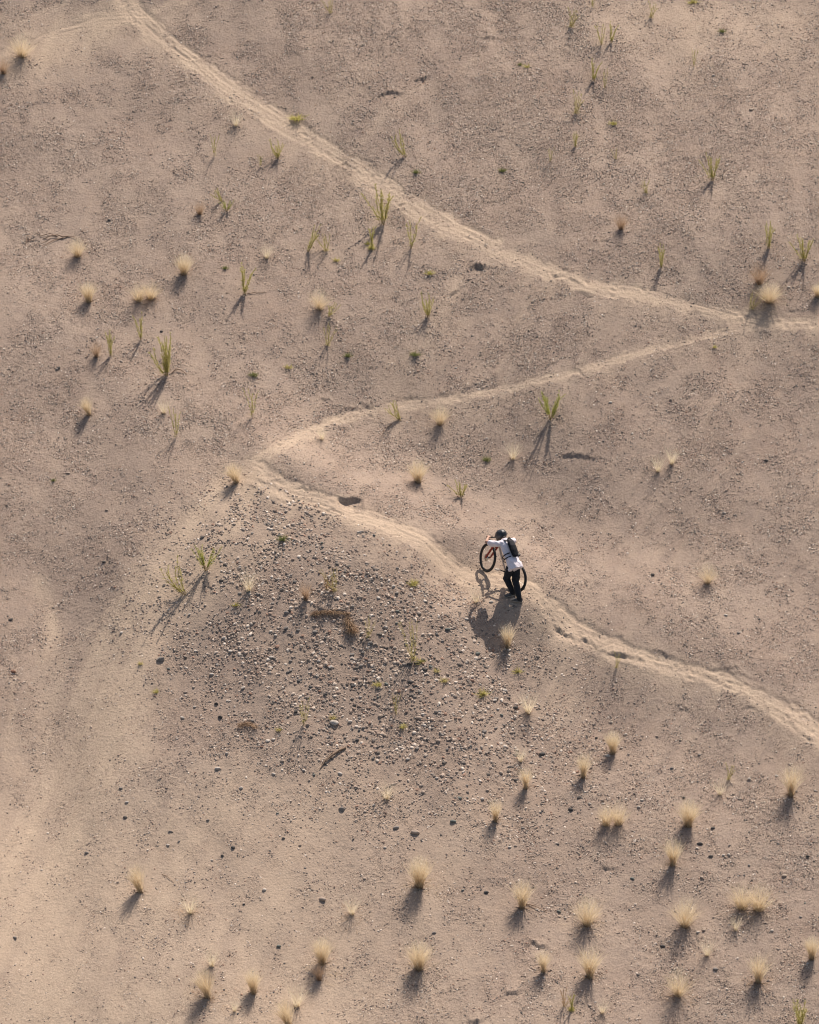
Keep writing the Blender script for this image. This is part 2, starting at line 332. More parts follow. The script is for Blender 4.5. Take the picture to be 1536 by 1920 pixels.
GRAV_A, GRAV_B, GRAV_C = (.345, .262, .207), (.396, .309, .245), (.308, .243, .203)
SAND_A, SAND_B = (.492, .382, .286), (.528, .414, .312)
ny, nx = Z.shape
V = np.stack([X, Y, Z], -1).reshape(-1, 3)
ii = np.arange(nx*ny).reshape(ny, nx)
Fq = np.stack([ii[:-1, :-1], ii[:-1, 1:], ii[1:, 1:], ii[1:, :-1]], -1).reshape(-1, 4)
me = new_mesh('hillside', V, Fq, True); fattr(me, 'sand', SAND); fattr(me, 'gravel', np.clip(GR, 0, 1))
GM = ground_mat()
ground = link('hillside', me, GM); tag(ground, 'dry gravel hillside with pale worn trails switching back across it', None, None, 'structure')

# ------------------------------------------------------------------ gravel (stuff)
NRM = np.array([0, -math.sin(ALPHA), math.cos(ALPHA)])
def stone_templates(n, kind):
    out = []
    r = np.random.default_rng(5)
    for _ in range(n):
        if kind == 'fine':
            a = np.linspace(0, 2*math.pi, 5, endpoint=False)+r.uniform(-.3, .3, 5); q = r.uniform(.75, 1.15, 5)
            v = [(math.cos(t)*s, math.sin(t)*s, -.25) for t, s in zip(a, q)]+[(r.uniform(-.2, .2), r.uniform(-.2, .2), r.uniform(.5, .8))]
            f = [(i, (i+1) % 5, 5) for i in range(5)]
        else:
            a = np.linspace(0, 2*math.pi, 7, endpoint=False)+r.uniform(-.2, .2, 7); q = r.uniform(.70, 1.22, 7)
            v = [(math.cos(t)*s*.9, math.sin(t)*s*.9, -.35) for t, s in zip(a, q)]
            v += [(math.cos(t)*s*r.uniform(.9, 1.02), math.sin(t)*s*r.uniform(.9, 1.02), r.uniform(.12, .3)) for t, s in zip(a, q)]
            v += [(math.cos(t+.2)*s*.55, math.sin(t+.2)*s*.55, r.uniform(.55, .72)) for t, s in zip(a, q)]+[(0, 0, .72)]
            f = []
            for i in range(7):
                j = (i+1) % 7
                f += [(i, j, 7+j), (i, 7+j, 7+i), (7+i, 7+j, 14+j), (7+i, 14+j, 14+i), (14+i, 14+j, 21)]
        out.append(np.array(v)); F = np.array(f)
    return np.array(out), F
PAL = np.array([(.33,.245,.19),(.39,.305,.24),(.225,.185,.155),(.155,.13,.11),(.49,.40,.325),(.28,.195,.15),(.66,.57,.48),(.105,.098,.092),(.31,.19,.135)])
def scatter(P, size, kind, pw, name, label):
    n = len(P); T, F = stone_templates(24, kind); nv = T.shape[1]
    t = T[rng.integers(0, len(T), n)]
    sc = np.stack([size*rng.uniform(.8, 1.35, n), size*rng.uniform(.7, 1.05, n), size*rng.uniform(.45, .95, n)], -1)
    a = rng.uniform(0, 2*math.pi, n); c, s = np.cos(a)[:, None], np.sin(a)[:, None]
    v = t*sc[:, None, :]; x = v[..., 0]*c-v[..., 1]*s; y = v[..., 0]*s+v[..., 1]*c; z = v[..., 2]
    ty = y*math.cos(ALPHA)-z*math.sin(ALPHA); tz = y*math.sin(ALPHA)+z*math.cos(ALPHA)
    W = np.stack([x+P[:, :1], ty+P[:, 1:2], tz+P[:, 2:3]], -1).reshape(-1, 3)
    FF = (F[None]+np.arange(n)[:, None, None]*nv).reshape(-1, 3)
    me = new_mesh(name, W, FF, False)
    cc = PAL[rng.choice(len(PAL), n, p=pw)]*rng.uniform(.8, 1.2, (n, 1))*STONE_K
    cc = np.repeat(np.concatenate([cc, np.ones((n, 1))], 1), nv, 0)
    at_ = me.attributes.new('tint', 'FLOAT_COLOR', 'POINT'); at_.data.foreach_set('color', cc.astype(np.float32).ravel())
    o = link(name, me, STONE_M); tag(o, label, 'gravel', None, 'stuff'); return o
STONE_K = 1.05
def stone_mat():
    m, nt, N, L, b = mat_new('stone_tinted'); b.inputs['Roughness'].default_value = .85
    a = N.new('ShaderNodeAttribute'); a.attribute_name = 'tint'
    tc = N.new('ShaderNodeTexCoord'); nz = N.new('ShaderNodeTexNoise'); nz.inputs['Scale'].default_value = 60; L.new(tc.outputs['Object'], nz.inputs['Vector'])
    r = N.new('ShaderNodeMapRange'); r.inputs[3].default_value = .8; r.inputs[4].default_value = 1.2; L.new(nz.outputs[0], r.inputs[0])
    mx = N.new('ShaderNodeMix'); mx.data_type = 'RGBA'; mx.blend_type = 'MULTIPLY'; mx.inputs[0].default_value = 1
    L.new(a.outputs['Color'], mx.inputs[6]); L.new(r.outputs[0], mx.inputs[7]); L.new(mx.outputs[2], b.inputs['Base Color']); return m
STONE_M = stone_mat()
def cand(n):
    x = rng.uniform(-12.2, 12.2, n); y = rng.uniform(-16.5, 21.3, n); z = zat(x, y)
    return np.stack([x, y, z], -1)
def inview(P, m=60):
    px, py = project(P[:, 0], P[:, 1], P[:, 2]); return (px > -m) & (px < W0+m) & (py > -m) & (py < H0+m)
P = cand(430000); P = P[inview(P)]; g = zat(P[:, 0], P[:, 1], GR)
P = P[rng.random(len(P)) < np.clip(g**1.4*0.95, 0.02, 1)]
n = len(P); size = 0.012+0.014*rng.random(n)**1.8+0.014*(rng.random(n) < .08)
scatter(P, size, 'fine', [.24,.14,.15,.11,.13,.09,.07,.04,.03], 'fine_gravel', 'fine grey brown gravel strewn over the whole slope')
P = cand(260000); P = P[inview(P)]; g = zat(P[:, 0], P[:, 1], GR); rk = zat(P[:, 0], P[:, 1], rock)
px, py = project(P[:, 0], P[:, 1], P[:, 2])
keep = rng.random(len(P)) < np.clip((0.80*g**2+0.62*rk)*(1+3.4*zat(P[:, 0], P[:, 1], CLP)), 0, 1); P = P[keep]; rk = rk[keep]; n = len(P)
size = 0.017+0.012*rng.random(n)**2.5+rk*0.032*rng.random(n)**3.0+(rk > .25)*(rng.random(n) < .05)*0.012
scatter(P, size, 'coarse', [.22,.17,.14,.09,.17,.06,.08,.03,.04], 'pebbles', 'loose grey and tan pebbles, thickest below the switchback')
print('stones', n)

# ------------------------------------------------------------------ cobbles as things
def cobble_mesh(seed, angular=False):
    bm = bmesh.new(); bmesh.ops.create_icosphere(bm, subdivisions=3, radius=1); r = random.Random(seed)
    ds = [(Vector((r.gauss(0, 1), r.gauss(0, 1), r.gauss(0, 1))).normalized(), r.uniform(.62, .93)) for _ in range(13 if angular else 7)]
    for v in bm.verts:
        p = v.co.copy()
        for d, h in ds:
            k = p.dot(d)
            if k > h: p -= d*(k-h)*(.95 if angular else .6)
        p *= 1+.03*math.sin(p.x*5+seed)*math.cos(p.y*4); v.co = p
    me = bpy.data.meshes.new('cobble'); bm.to_mesh(me); bm.free()
    for f in me.polygons: f.use_smooth = not angular
    me.materials.append(None); return me
CM = [cobble_mesh(i) for i in range(8)]; CA = [cobble_mesh(20+i, True) for i in range(4)]
SM = {'grey': simple('grey_stone', (.25, .22, .195), .85, 0, .25, 9, .4), 'dark': simple('dark_stone', (.085, .076, .07), .9, 0, .3, 8, .4),
      'pale': simple('pale_stone', (.52, .46, .40), .85, 0, .2, 9, .3), 'tan': simple('tan_stone', (.38, .30, .24), .85, 0, .2, 9, .3),
      'reddish': simple('reddish_stone', (.26, .14, .09), .85, 0, .2, 9, .3), 'greenish': simple('greenish_stone', (.165, .175, .155), .85, 0, .25, 9, .3)}
def cobble(px, py, r, colr, label, group=None, ang=False, flat=.6, rot=None):
    p = at(px, py); me = random.choice(CA if ang else CM); r *= .92
    o = bpy.data.objects.new('cobble', me); col.objects.link(o)
    o.material_slots[0].link = 'OBJECT'; o.material_slots[0].material = SM[colr]
    o.scale = (r*random.uniform(.9, 1.2), r*random.uniform(.6, .85), r*flat); o.location = (p[0], p[1], p[2]+r*flat*.32)
    o.rotation_euler = (ALPHA*.8, random.uniform(-.15, .15), random.uniform(-.6, .6) if rot is None else rot)
    return tag(o, label, 'stone', group)
NAMED = [(301,1238,.125,'grey','large angular grey stone alone on the sandy left edge of the stony patch',1),
(25,1260,.075,'reddish','rounded reddish brown stone near the left edge of the picture',0),(627,1357,.12,'pale','largest pale rounded stone in the stony patch',0),
(1409,206,.075,'tan','smooth tan stone high on the upper right slope',0),(679,1188,.06,'pale','pale round stone beside the dead grass mat',0),
(692,1194,.055,'tan','tan stone touching the cluster right of the dead grass mat',0),(762,1207,.062,'pale','pale stone left of the thin yellow bush in the stony patch',0),
(840,1181,.075,'greenish','dark greenish stone between the stony patch and the rider shadow',0),(641,1518,.10,'grey','dark flat wedge shaped stone below the stony patch',1),
(605,1687,.085,'tan','oval tan stone alone on the lower sandy ground',0),(496,1669,.058,'pale','white round pebble on the sand left of the oval tan stone',0),
(28,1759,.058,'grey','grey stone alone at the lower left edge',0),(523,1775,.062,'greenish','greenish grey stone left of the tuft low in the middle',0),
(743,1553,.075,'grey','round grey stone at the lower end of the stony patch',0),(779,1562,.11,'tan','long narrow tan stone beside a round grey one',0),
(905,1499,.062,'pale','bigger of two white stones below right of the stony patch',0),(917,1504,.05,'pale','smaller of two white stones below right of the stony patch',0),
(127,888,.06,'tan','tan rounded stone on the left slope level with the switchback',0),(967,1328,.07,'dark','black stone below the rider by a sparse dry tuft',0),
(1071,1519,.072,'dark','black stone left of the double dry tuft on the lower right',0),(1017,1415,.075,'dark','black stone on the lower right slope above the narrow tuft',0),
(1173,1378,.05,'pale','white stone just right above a dry tuft',0),(1140,1418,.07,'pale','flat pale stone at the foot of a dry tuft',0),
(1165,1403,.045,'pale','small white stone against the right side of a dry tuft',0),(1312,1416,.05,'grey','grey stone midway down the lower right slope',0),
(1260,1441,.05,'grey','grey stone in the middle of the lower right slope',0),(1405,1461,.05,'pale','pale flat stone left of the far right tuft',0),
(1106,1508,.05,'pale','pale round stone above the double dry tuft',0),(1130,1502,.05,'tan','upper tan stone of a pair above the double dry tuft',0),
(1131,1508,.045,'pale','lower pale stone of a pair above the double dry tuft',0),(1198,1514,.052,'pale','lower white stone of a pair right of the double dry tuft',0),
(1204,1501,.05,'pale','upper white stone of a pair right of the double dry tuft',0),(1086,1496,.06,'dark','dark stone lying over the double dry tuft on the left',1),
(1337,1554,.06,'dark','dark round stone right of a dry tuft with dark base',0),(1313,1583,.07,'dark','dark stone with two white pebbles at its foot',0),
(1307,1591,.04,'pale','white pebble at the foot of a dark stone',0),(1333,1606,.06,'dark','dark stone beside a row of pale pebbles on the lower right',1),
(1357,1604,.045,'pale','left pebble in a row of pale pebbles on the lower right',0),(1367,1603,.045,'pale','middle pebble in a row of pale pebbles on the lower right',0),
(1471,1643,.065,'tan','tan stone near the lower right edge',0),(1405,1623,.045,'grey','bluish grey pebble on the lower right slope',0),
(1048,1710,.055,'greenish','greenish oval stone left of a tall dry tuft',0),(1309,1749,.048,'pale','left stone of a pair right of the tallest bottom tuft',0),
(1320,1745,.052,'tan','right stone of a pair right of the tallest bottom tuft',0),(1448,1746,.05,'pale','pale stone below the broad dark based tuft',0),
(1243,1775,.068,'dark','dark grey stone low on the right slope',0),(1342,1818,.06,'grey','grey stone between two bottom tufts',0),(1186,1648,.05,'greenish','flat greenish stone in the lower right',0),
(1316,1646,.05,'tan','tan stone under a slender dry tuft',0),(814,1750,.05,'grey','small flat grey stone above the round dry tuft',0),(912,1674,.058,'dark','black stone between two dry tufts at the bottom',0),
(868,1670,.045,'greenish','grey green pebble left of a black stone',0),(956,1589,.05,'pale','left pale stone of a close pair at mid bottom',0),(967,1587,.05,'tan','right pinkish stone of a close pair at mid bottom',0),
(722,1590,.042,'pale','pale pebble under the stony patch on open sand',0),(684,1648,.042,'tan','tan pebble left of the large dry tuft on sand',0),
(238,1505,.05,'pale','white pebble on the left sand',0),(227,1479,.05,'grey','grey pebble above a white one on the left sand',0),(235,1533,.055,'dark','dark angular pebble on the left sand',1),
(163,1600,.055,'grey','flat grey stone on the wash at left',0),(417,1605,.045,'dark','dark pebble on the slope below the patch',0),(437,1590,.06,'dark','lone black stone below the stony patch',0),
(408,1442,.07,'pale','pale cobble on the lower left of the stony patch',0),(513,1452,.055,'pale','white cobble in the lower part of the stony patch',0),
(638,1451,.06,'pale','pale cobble right below the dead twig',0),(786,1347,.075,'tan','broad tan cobble right of the largest pale stone',0),(765,1424,.055,'pale','white cobble near the lower right of the stony patch',0),
(822,1390,.07,'tan','tan cobble in the right half of the stony patch',0),(908,1372,.075,'grey','long grey stone at the right rim of the stony patch',1),(850,1541,.075,'greenish','greenish stone below right of the patch',0),
(947,1295,.07,'pale','pale angular stone at the right rim of the stony patch',1),(930,1310,.06,'grey','grey block beside a green weed at the rim',1),
(545,1240,.05,'grey','grey cobble left of the dead mat',0),(420,1197,.06,'pale','pale cobble on the left rim of the stony patch',0),(517,1192,.05,'pale','pale pebble inside the stony patch above its middle',0),
(598,1240,.055,'pale','pale pebble below the dead grass mat',0),(506,1217,.065,'tan','flat tan cobble left of centre in the stony patch',0),(397,1265,.055,'pale','pale pebble on the sandy rim left of the patch',0),
(228,1187,.055,'pale','whitish stone on the sand above the large angular one',0),(738,1100,.06,'pale','pale cobble right of the small yellow bush under the trail',0),
(722,1176,.07,'tan','flat tan cobble right of the dead grass mat',0),(830,1203,.05,'grey','dark little stone below the greenish one',1),(745,1147,.055,'greenish','greenish cobble in the top right of the patch',0),
(200,957,.05,'tan','tan stone on the grey slope left of the spur',0),(20,1162,.06,'dark','dark stone cluster stone at the left edge',1),(195,1054,.06,'dark','dark stone on the left slope below the switchback',1),
(1145,755,.05,'pale','pale stone under the narrow middle trail',0),(1258,750,.05,'tan','tan stone on the slope right of the twin green bush',0),(1479,539,.05,'pale','white stone right of the big blond clump',0),
(1361,1154,.05,'pale','white stone on the slope right of the rider',0),(1358,962,.045,'pale','pale stone high on the slope right of the rider',0),(1437,864,.055,'dark','black stone at the right on the slope below the trail fork',0),
(1224,1078,.06,'dark','dark stone on the slope between rider and lone tuft',1),(1385,1187,.05,'grey','grey stone beneath the lone tuft on the right slope',0),(110,690,.05,'dark','dark stone on the left slope near the middle height',1),
(107,693,.05,'grey','grey stone beside the dark one on the left slope',0),(205,413,.06,'dark','dark stone on the upper left slope',1),(303,622,.055,'dark','dark stone above the large green bush on the left',0),
(855,690,.04,'pale','pale pebble on the bare streak above the middle trail',0),(1395,120,.05,'tan','tan stone on the top right slope',0),(1338,142,.05,'pale','pale stone on the top right slope',0)]
NAMED += [(768,1246,.085,'dark','leftmost black block of the dark ledge in the stony patch',1),(782,1243,.07,'dark','second black block of the dark ledge in the stony patch',1),(793,1238,.06,'dark','black block beside a yellow green weed on the dark ledge',1),
 (752,1250,.05,'dark','small black stone trailing left of the dark ledge',1),(797,1256,.075,'dark','black block below the dark ledge',1),(808,1251,.065,'greenish','greenish block right of the black one below the dark ledge',1),
 (770,1279,.07,'dark','black slab under the ledge, upper one',1),(779,1287,.05,'dark','black slab under the ledge, lower one',1),(725,1283,.055,'greenish','dark flat stone right of a green weed in the stony patch',1),
 (665,1323,.06,'dark','black block between the ledge and the largest pale stone',1),(661,1312,.05,'dark','black block just above another one over the largest pale stone',1),(610,1302,.055,'dark','black block left above the largest pale stone',1)]
for (a, b_, r, c_, lb, an) in NAMED: cobble(a, b_, r, c_, lb, None, bool(an))
ZN = [('below', (300, 970, 970, 1520), 165, 'lying in the dense stony patch below the switchback', 'cobbles of the stony patch', .034, .058),
      ('low', (250, 1520, 1000, 1700), 16, 'scattered on the open sand below the stony patch', 'pebbles on the lower sand', .032, .042),
      ('right', (1000, 1380, 1530, 1900), 24, 'scattered among the dry tufts of the lower right slope', 'pebbles of the lower right slope', .032, .045)]
cnt = 0
for nm, (x0, y0, x1, y1), num, txt, grp, r0, r1 in ZN:
    k = 0
    while k < num:
        a, b_ = random.uniform(x0, x1), random.uniform(y0, y1)
        p = at(a, b_); rk = zat(p[0], p[1], rock)
        if nm == 'below' and random.random() > rk: continue
        c_ = random.choices(['grey', 'dark', 'pale', 'tan', 'greenish'], [32, 16, 22, 24, 6])[0]
        cobble(a, b_, random.uniform(r0, r1) if random.random() < .8 else r1*random.uniform(1, 1.15), c_, 'small %s stone %s' % (c_, txt), grp+', '+c_, random.random() < .65, random.uniform(.4, .75))
        k += 1

# ------------------------------------------------------------------ plants
def leafy_mat(name, c, c2, trans=.45):
    m = bpy.data.materials.new(name); m.use_nodes = True; nt = m.node_tree; N, L = nt.nodes, nt.links
    N.remove(N['Principled BSDF']); out = N['Material Output']
    d = N.new('ShaderNodeBsdfDiffuse'); t = N.new('ShaderNodeBsdfTranslucent'); mx = N.new('ShaderNodeMixShader'); mx.inputs[0].default_value = trans
    tc = N.new('ShaderNodeTexCoord'); nz = N.new('ShaderNodeTexNoise'); nz.inputs['Scale'].default_value = 14; nz.inputs['Detail'].default_value = 3; L.new(tc.outputs['Object'], nz.inputs['Vector'])
    mc = N.new('ShaderNodeMix'); mc.data_type = 'RGBA'; mc.inputs[6].default_value = (*c, 1); mc.inputs[7].default_value = (*c2, 1)
    r = N.new('ShaderNodeMapRange'); r.inputs[1].default_value = .35; r.inputs[2].default_value = .65; L.new(nz.outputs[0], r.inputs[0]); L.new(r.outputs[0], mc.inputs[0])
    L.new(mc.outputs[2], d.inputs[0]); L.new(mc.outputs[2], t.inputs[0]); L.new(d.outputs[0], mx.inputs[1]); L.new(t.outputs[0], mx.inputs[2]); L.new(mx.outputs[0], out.inputs[0]); return m
STRAW = leafy_mat('straw', (.76, .63, .44), (.82, .71, .53), .55); STRAW_D = leafy_mat('old_straw', (.26, .19, .13), (.38, .28, .19), .3)
SEED = leafy_mat('seed_heads', (.86, .76, .57), (.88, .80, .64), .55); STRAW_B = leafy_mat('brown_straw', (.50, .36, .25), (.60, .45, .32), .45)
GREEN = leafy_mat('yellow_green_leaf', (.54, .50, .17), (.62, .57, .24), .5); GREEN_B = leafy_mat('bright_green_leaf', (.42, .46, .12), (.54, .53, .18), .5)
GREEN_Y = leafy_mat('fading_yellow_leaf', (.58, .52, .22), (.64, .57, .28), .5); STEM = leafy_mat('plant_stem', (.30, .25, .10), (.36, .27, .13), .2); GREEN_D = leafy_mat('dark_green_leaf', (.22, .25, .11), (.32, .33, .14), .4)
WOODM = simple('dry_wood', (.26, .18, .125), .9, 0, .3, 20, .3)
class Strips:
    def __init__(s): s.V = []; s.F = []
    def blade(s, p, d, L, w, bend, nseg=3, tip=.25):
        """flat tapering blade from p along d, curving outwards and down by bend"""
        d = d/np.linalg.norm(d); h = np.array([d[0], d[1], 0]); nh = np.linalg.norm(h); h = h/nh if nh > 1e-5 else np.array([1., 0, 0])
        sd = np.cross(d, rng.standard_normal(3)); sd /= np.linalg.norm(sd); b0 = len(s.V); q = p.copy(); dd = d.copy()
        for i in range(nseg+1):
            ww = w*(1-(1-tip)*i/nseg)*.5; s.V.append(q-sd*ww); s.V.append(q+sd*ww)
            if i < nseg:
                q = q+dd*L/nseg; dd = dd+(h-np.array([0, 0, .9]))*bend/nseg; dd /= np.linalg.norm(dd)
        for i in range(nseg): k = b0+2*i; s.F.append((k, k+1, k+3, k+2))
        return q, dd
    def fleck(s, p, r):
        a = rng.standard_normal(3); a /= np.linalg.norm(a); b = np.cross(a, rng.standard_normal(3)); b /= np.linalg.norm(b); k = len(s.V)
        s.V += [p-a*r, p-b*r*.5, p+a*r, p+b*r*.5]; s.F.append((k, k+1, k+2, k+3))
    def mesh(s, name, mat):
        me = new_mesh(name, np.array(s.V), np.array(s.F)); me.materials.append(mat); return me
def updir(spread, lean=(0, 0)):
    a = rng.uniform(0, 2*math.pi); t = spread*rng.random()**.6
    return np.array([math.cos(a)*math.sin(t)+lean[0], math.sin(a)*math.sin(t)+lean[1], math.cos(t)])
def tuft_meshes(n, spread, br, seeds, mat, lean=(0, 0), split=False):
    """unit height dry grass tuft -> (blades, seed heads, dead base)"""
    A, S, D = Strips(), Strips(), Strips()
    for i in range(n):
        a = rng.uniform(0, 2*math.pi); r = br*rng.random()**.5; p = np.array([math.cos(a)*r, math.sin(a)*r, -.03])
        if split: p[0] += rng.choice([-.28, .25])
        L = (rng.uniform(.6, 1.02)+.16*rng.random()**5)*(1-.1*split); q, dd = A.blade(p, updir(spread, lean), L, rng.uniform(.009, .015), rng.uniform(.0, .55), 4)
        for _ in range(seeds):
            v = rng.standard_normal(3); v *= rng.random()**.45/np.linalg.norm(v); k = .62+.55*min(spread, .7)
            c0 = np.array([(.27 if q[0] > 0 else -.27)*split+lean[0]*.5, lean[1]*.5, .60])
            (S if n > 90 else A).fleck(c0+v*np.array([.36*k, .36*k, .40]), rng.uniform(.007, .015))
    for i in range(int(n*.28)):
        a = rng.uniform(0, 2*math.pi); r = br*1.1*rng.random()**.5; p = np.array([math.cos(a)*r, math.sin(a)*r, -.03])
        if split: p[0] += rng.choice([-.28, .25])
        D.blade(p, updir(1.25), rng.uniform(.12, .38), .016, rng.uniform(.2, 1.2), 3)
    if n <= 90 or mat is STRAW_B or lean[0]:
        for v_, f_ in ((A, S),):
            b0 = len(v_.V); v_.V += f_.V; v_.F += [tuple(i+b0 for i in q) for q in f_.F]
        return [('grass_blades', A.mesh('grass_blades', SEED if n <= 90 else mat)), ('dead_base', D.mesh('dead_base', STRAW_D))]
    return [('grass_blades', A.mesh('grass_blades', mat)), ('seed_heads', S.mesh('seed_heads', SEED if mat is STRAW else mat)), ('dead_base', D.mesh('dead_base', STRAW_D))]
TUFT = {'full': [tuft_meshes(n_, sp_, rng.uniform(.07, .12), 6, STRAW) for n_, sp_ in ((320, .60), (240, .80), (360, .50), (190, .85))], 'lean': [tuft_meshes(260, .46, .09, 5, STRAW, (-.22, .1)) for _ in range(2)],
        'slim': [tuft_meshes(200, .32, .07, 5, STRAW) for _ in range(2)], 'wide': [tuft_meshes(380, .68, .14, 4, STRAW, split=True) for _ in range(2)],
        'sparse': [tuft_meshes(70, .62, .08, 4, STRAW) for _ in range(2)], 'brown': [tuft_meshes(180, .6, .09, 4, STRAW_B) for _ in range(2)]}
def shrub_meshes(nst, spread, leafm, dens=44, fan=None, lean=(0, 0), lo=.15, leaf=(.10, .013), base=None):
    A, S = Strips(), Strips()
    for i in range(nst):
        p = np.array([rng.uniform(-.05, .05), rng.uniform(-.05, .05), -.03])
        if fan: t = fan[i % len(fan)]+rng.uniform(-.06, .06)*2; d = np.array([math.sin(t), rng.uniform(-.25, .25), math.cos(t)])
        else: d = updir(spread, lean)
        L = rng.uniform(.7, 1.08); d = d/np.linalg.norm(d); q = p.copy(); dd = d.copy(); n = 8
        for k in range(n):
            q2, _ = S.blade(q, dd, L/n*1.05, .014*(1-.6*k/n), 0, 1, .85); S.blade(q, dd, L/n*1.05, .016*(1-.6*k/n), 0, 1, .85)
            if k/n >= lo-.05:
                for _ in range(int(dens/n*2.6)):
                    f = q+(q2-q)*rng.random(); v = dd+rng.standard_normal(3)*.55; A.blade(f, v, leaf[0]*rng.uniform(.6, 1.2)*(1.1-.4*k/n), leaf[1], .3, 2)
            q = q2; dd = dd+rng.standard_normal(3)*.10+np.array([0, 0, .05]); dd /= np.linalg.norm(dd)
    if base:
        for _ in range(base): A.blade(rng.standard_normal(3)*np.array([.06, .06, .02]), updir(1.3), rng.uniform(.08, .2), .018, .4, 2)
    return [('stems', S.mesh('stems', STEM)), ('leaves', A.mesh('leaves', leafm))]
SHRUB = {'bush': [shrub_meshes(9, .42, GREEN, 46) for _ in range(2)], 'fan': [shrub_meshes(10, .5, GREEN, 40, [-.38, -.2, -.05, .1, .25, .36]) for _ in range(2)],
         'twin': [shrub_meshes(14, .3, GREEN_B, 50, [-.36, -.28, .34, .42, -.33, .38], lo=.3) for _ in range(2)], 'thin': [shrub_meshes(4, .3, GREEN, 26, leaf=(.09, .013)) for _ in range(2)],
         'spire': [shrub_meshes(6, .13, GREEN, 50, leaf=(.09, .013)) for _ in range(2)], 'leftlean': [shrub_meshes(6, .3, GREEN, 34, [-.75, -.6, -.45, -.2]) for _ in range(2)],
         'rightlean': [shrub_meshes(6, .3, GREEN, 34, [.4, .28, .5, .15]) for _ in range(2)], 'yellow': [shrub_meshes(7, .5, GREEN_Y, 30, leaf=(.09, .013), base=30) for _ in range(2)],
         'big': [shrub_meshes(16, .5, GREEN, 46, [-.6, -.25, -.05, .05, .12, .2, .0, .28, -.1]) for _ in range(1)], 'darkbase': [shrub_meshes(5, .25, GREEN, 40, base=150)],
         'orange': [shrub_meshes(8, .6, leafy_mat('orange_dry_leaf', (.45, .27, .14), (.50, .36, .17), .4), 26, leaf=(.09, .013))]}
def weed_meshes(m, n=110, flat=1.2):
    A, S = Strips(), Strips()
    for _ in range(n): A.blade(rng.standard_normal(3)*np.array([.28, .2, .02]), updir(flat), rng.uniform(.4, 1.0), .075, .4, 2)
    for _ in range(12): S.blade(rng.standard_normal(3)*np.array([.15, .12, .0]), updir(1.0), rng.uniform(.5, .9), .03, .1, 2)
    return [('leaves', A.mesh('leaves', m)), ('stems', S.mesh('stems', STEM))]
WEED = {'green': [weed_meshes(GREEN, 80) for _ in range(2)], 'dark': [weed_meshes(GREEN_D) for _ in range(2)], 'yellow': [weed_meshes(GREEN_Y, 60), weed_meshes(GREEN, 60)], 'flat': [weed_meshes(GREEN, 90, 1.5)]}
used = {}
def plant(kindname, lib, var, px, py, h, label, cat, group, sx=1.0, rot=None):
    p = at(px, py); me = random.choice(lib[var])
    e = bpy.data.objects.new(kindname, None); col.objects.link(e); e.empty_display_size = .1
    hh = h/75/0.92*(1.06 if lib is TUFT else 1.12 if lib is SHRUB else 1); e.location = (p[0], p[1], p[2]); e.scale = (hh*sx, hh*sx, hh)
    e.rotation_euler = (0, 0, rot if rot is not None else random.uniform(-.35, .35)+(math.pi if random.random() < .3 and var not in ('leftlean', 'rightlean', 'lean', 'big', 'wide', 'fan', 'twin') else 0))
    for nm, m_ in me:
        o = bpy.data.objects.new(nm, m_); col.objects.link(o); o.parent = e
    return tag(e, label, cat, group)
DG = 'dry grass tufts'
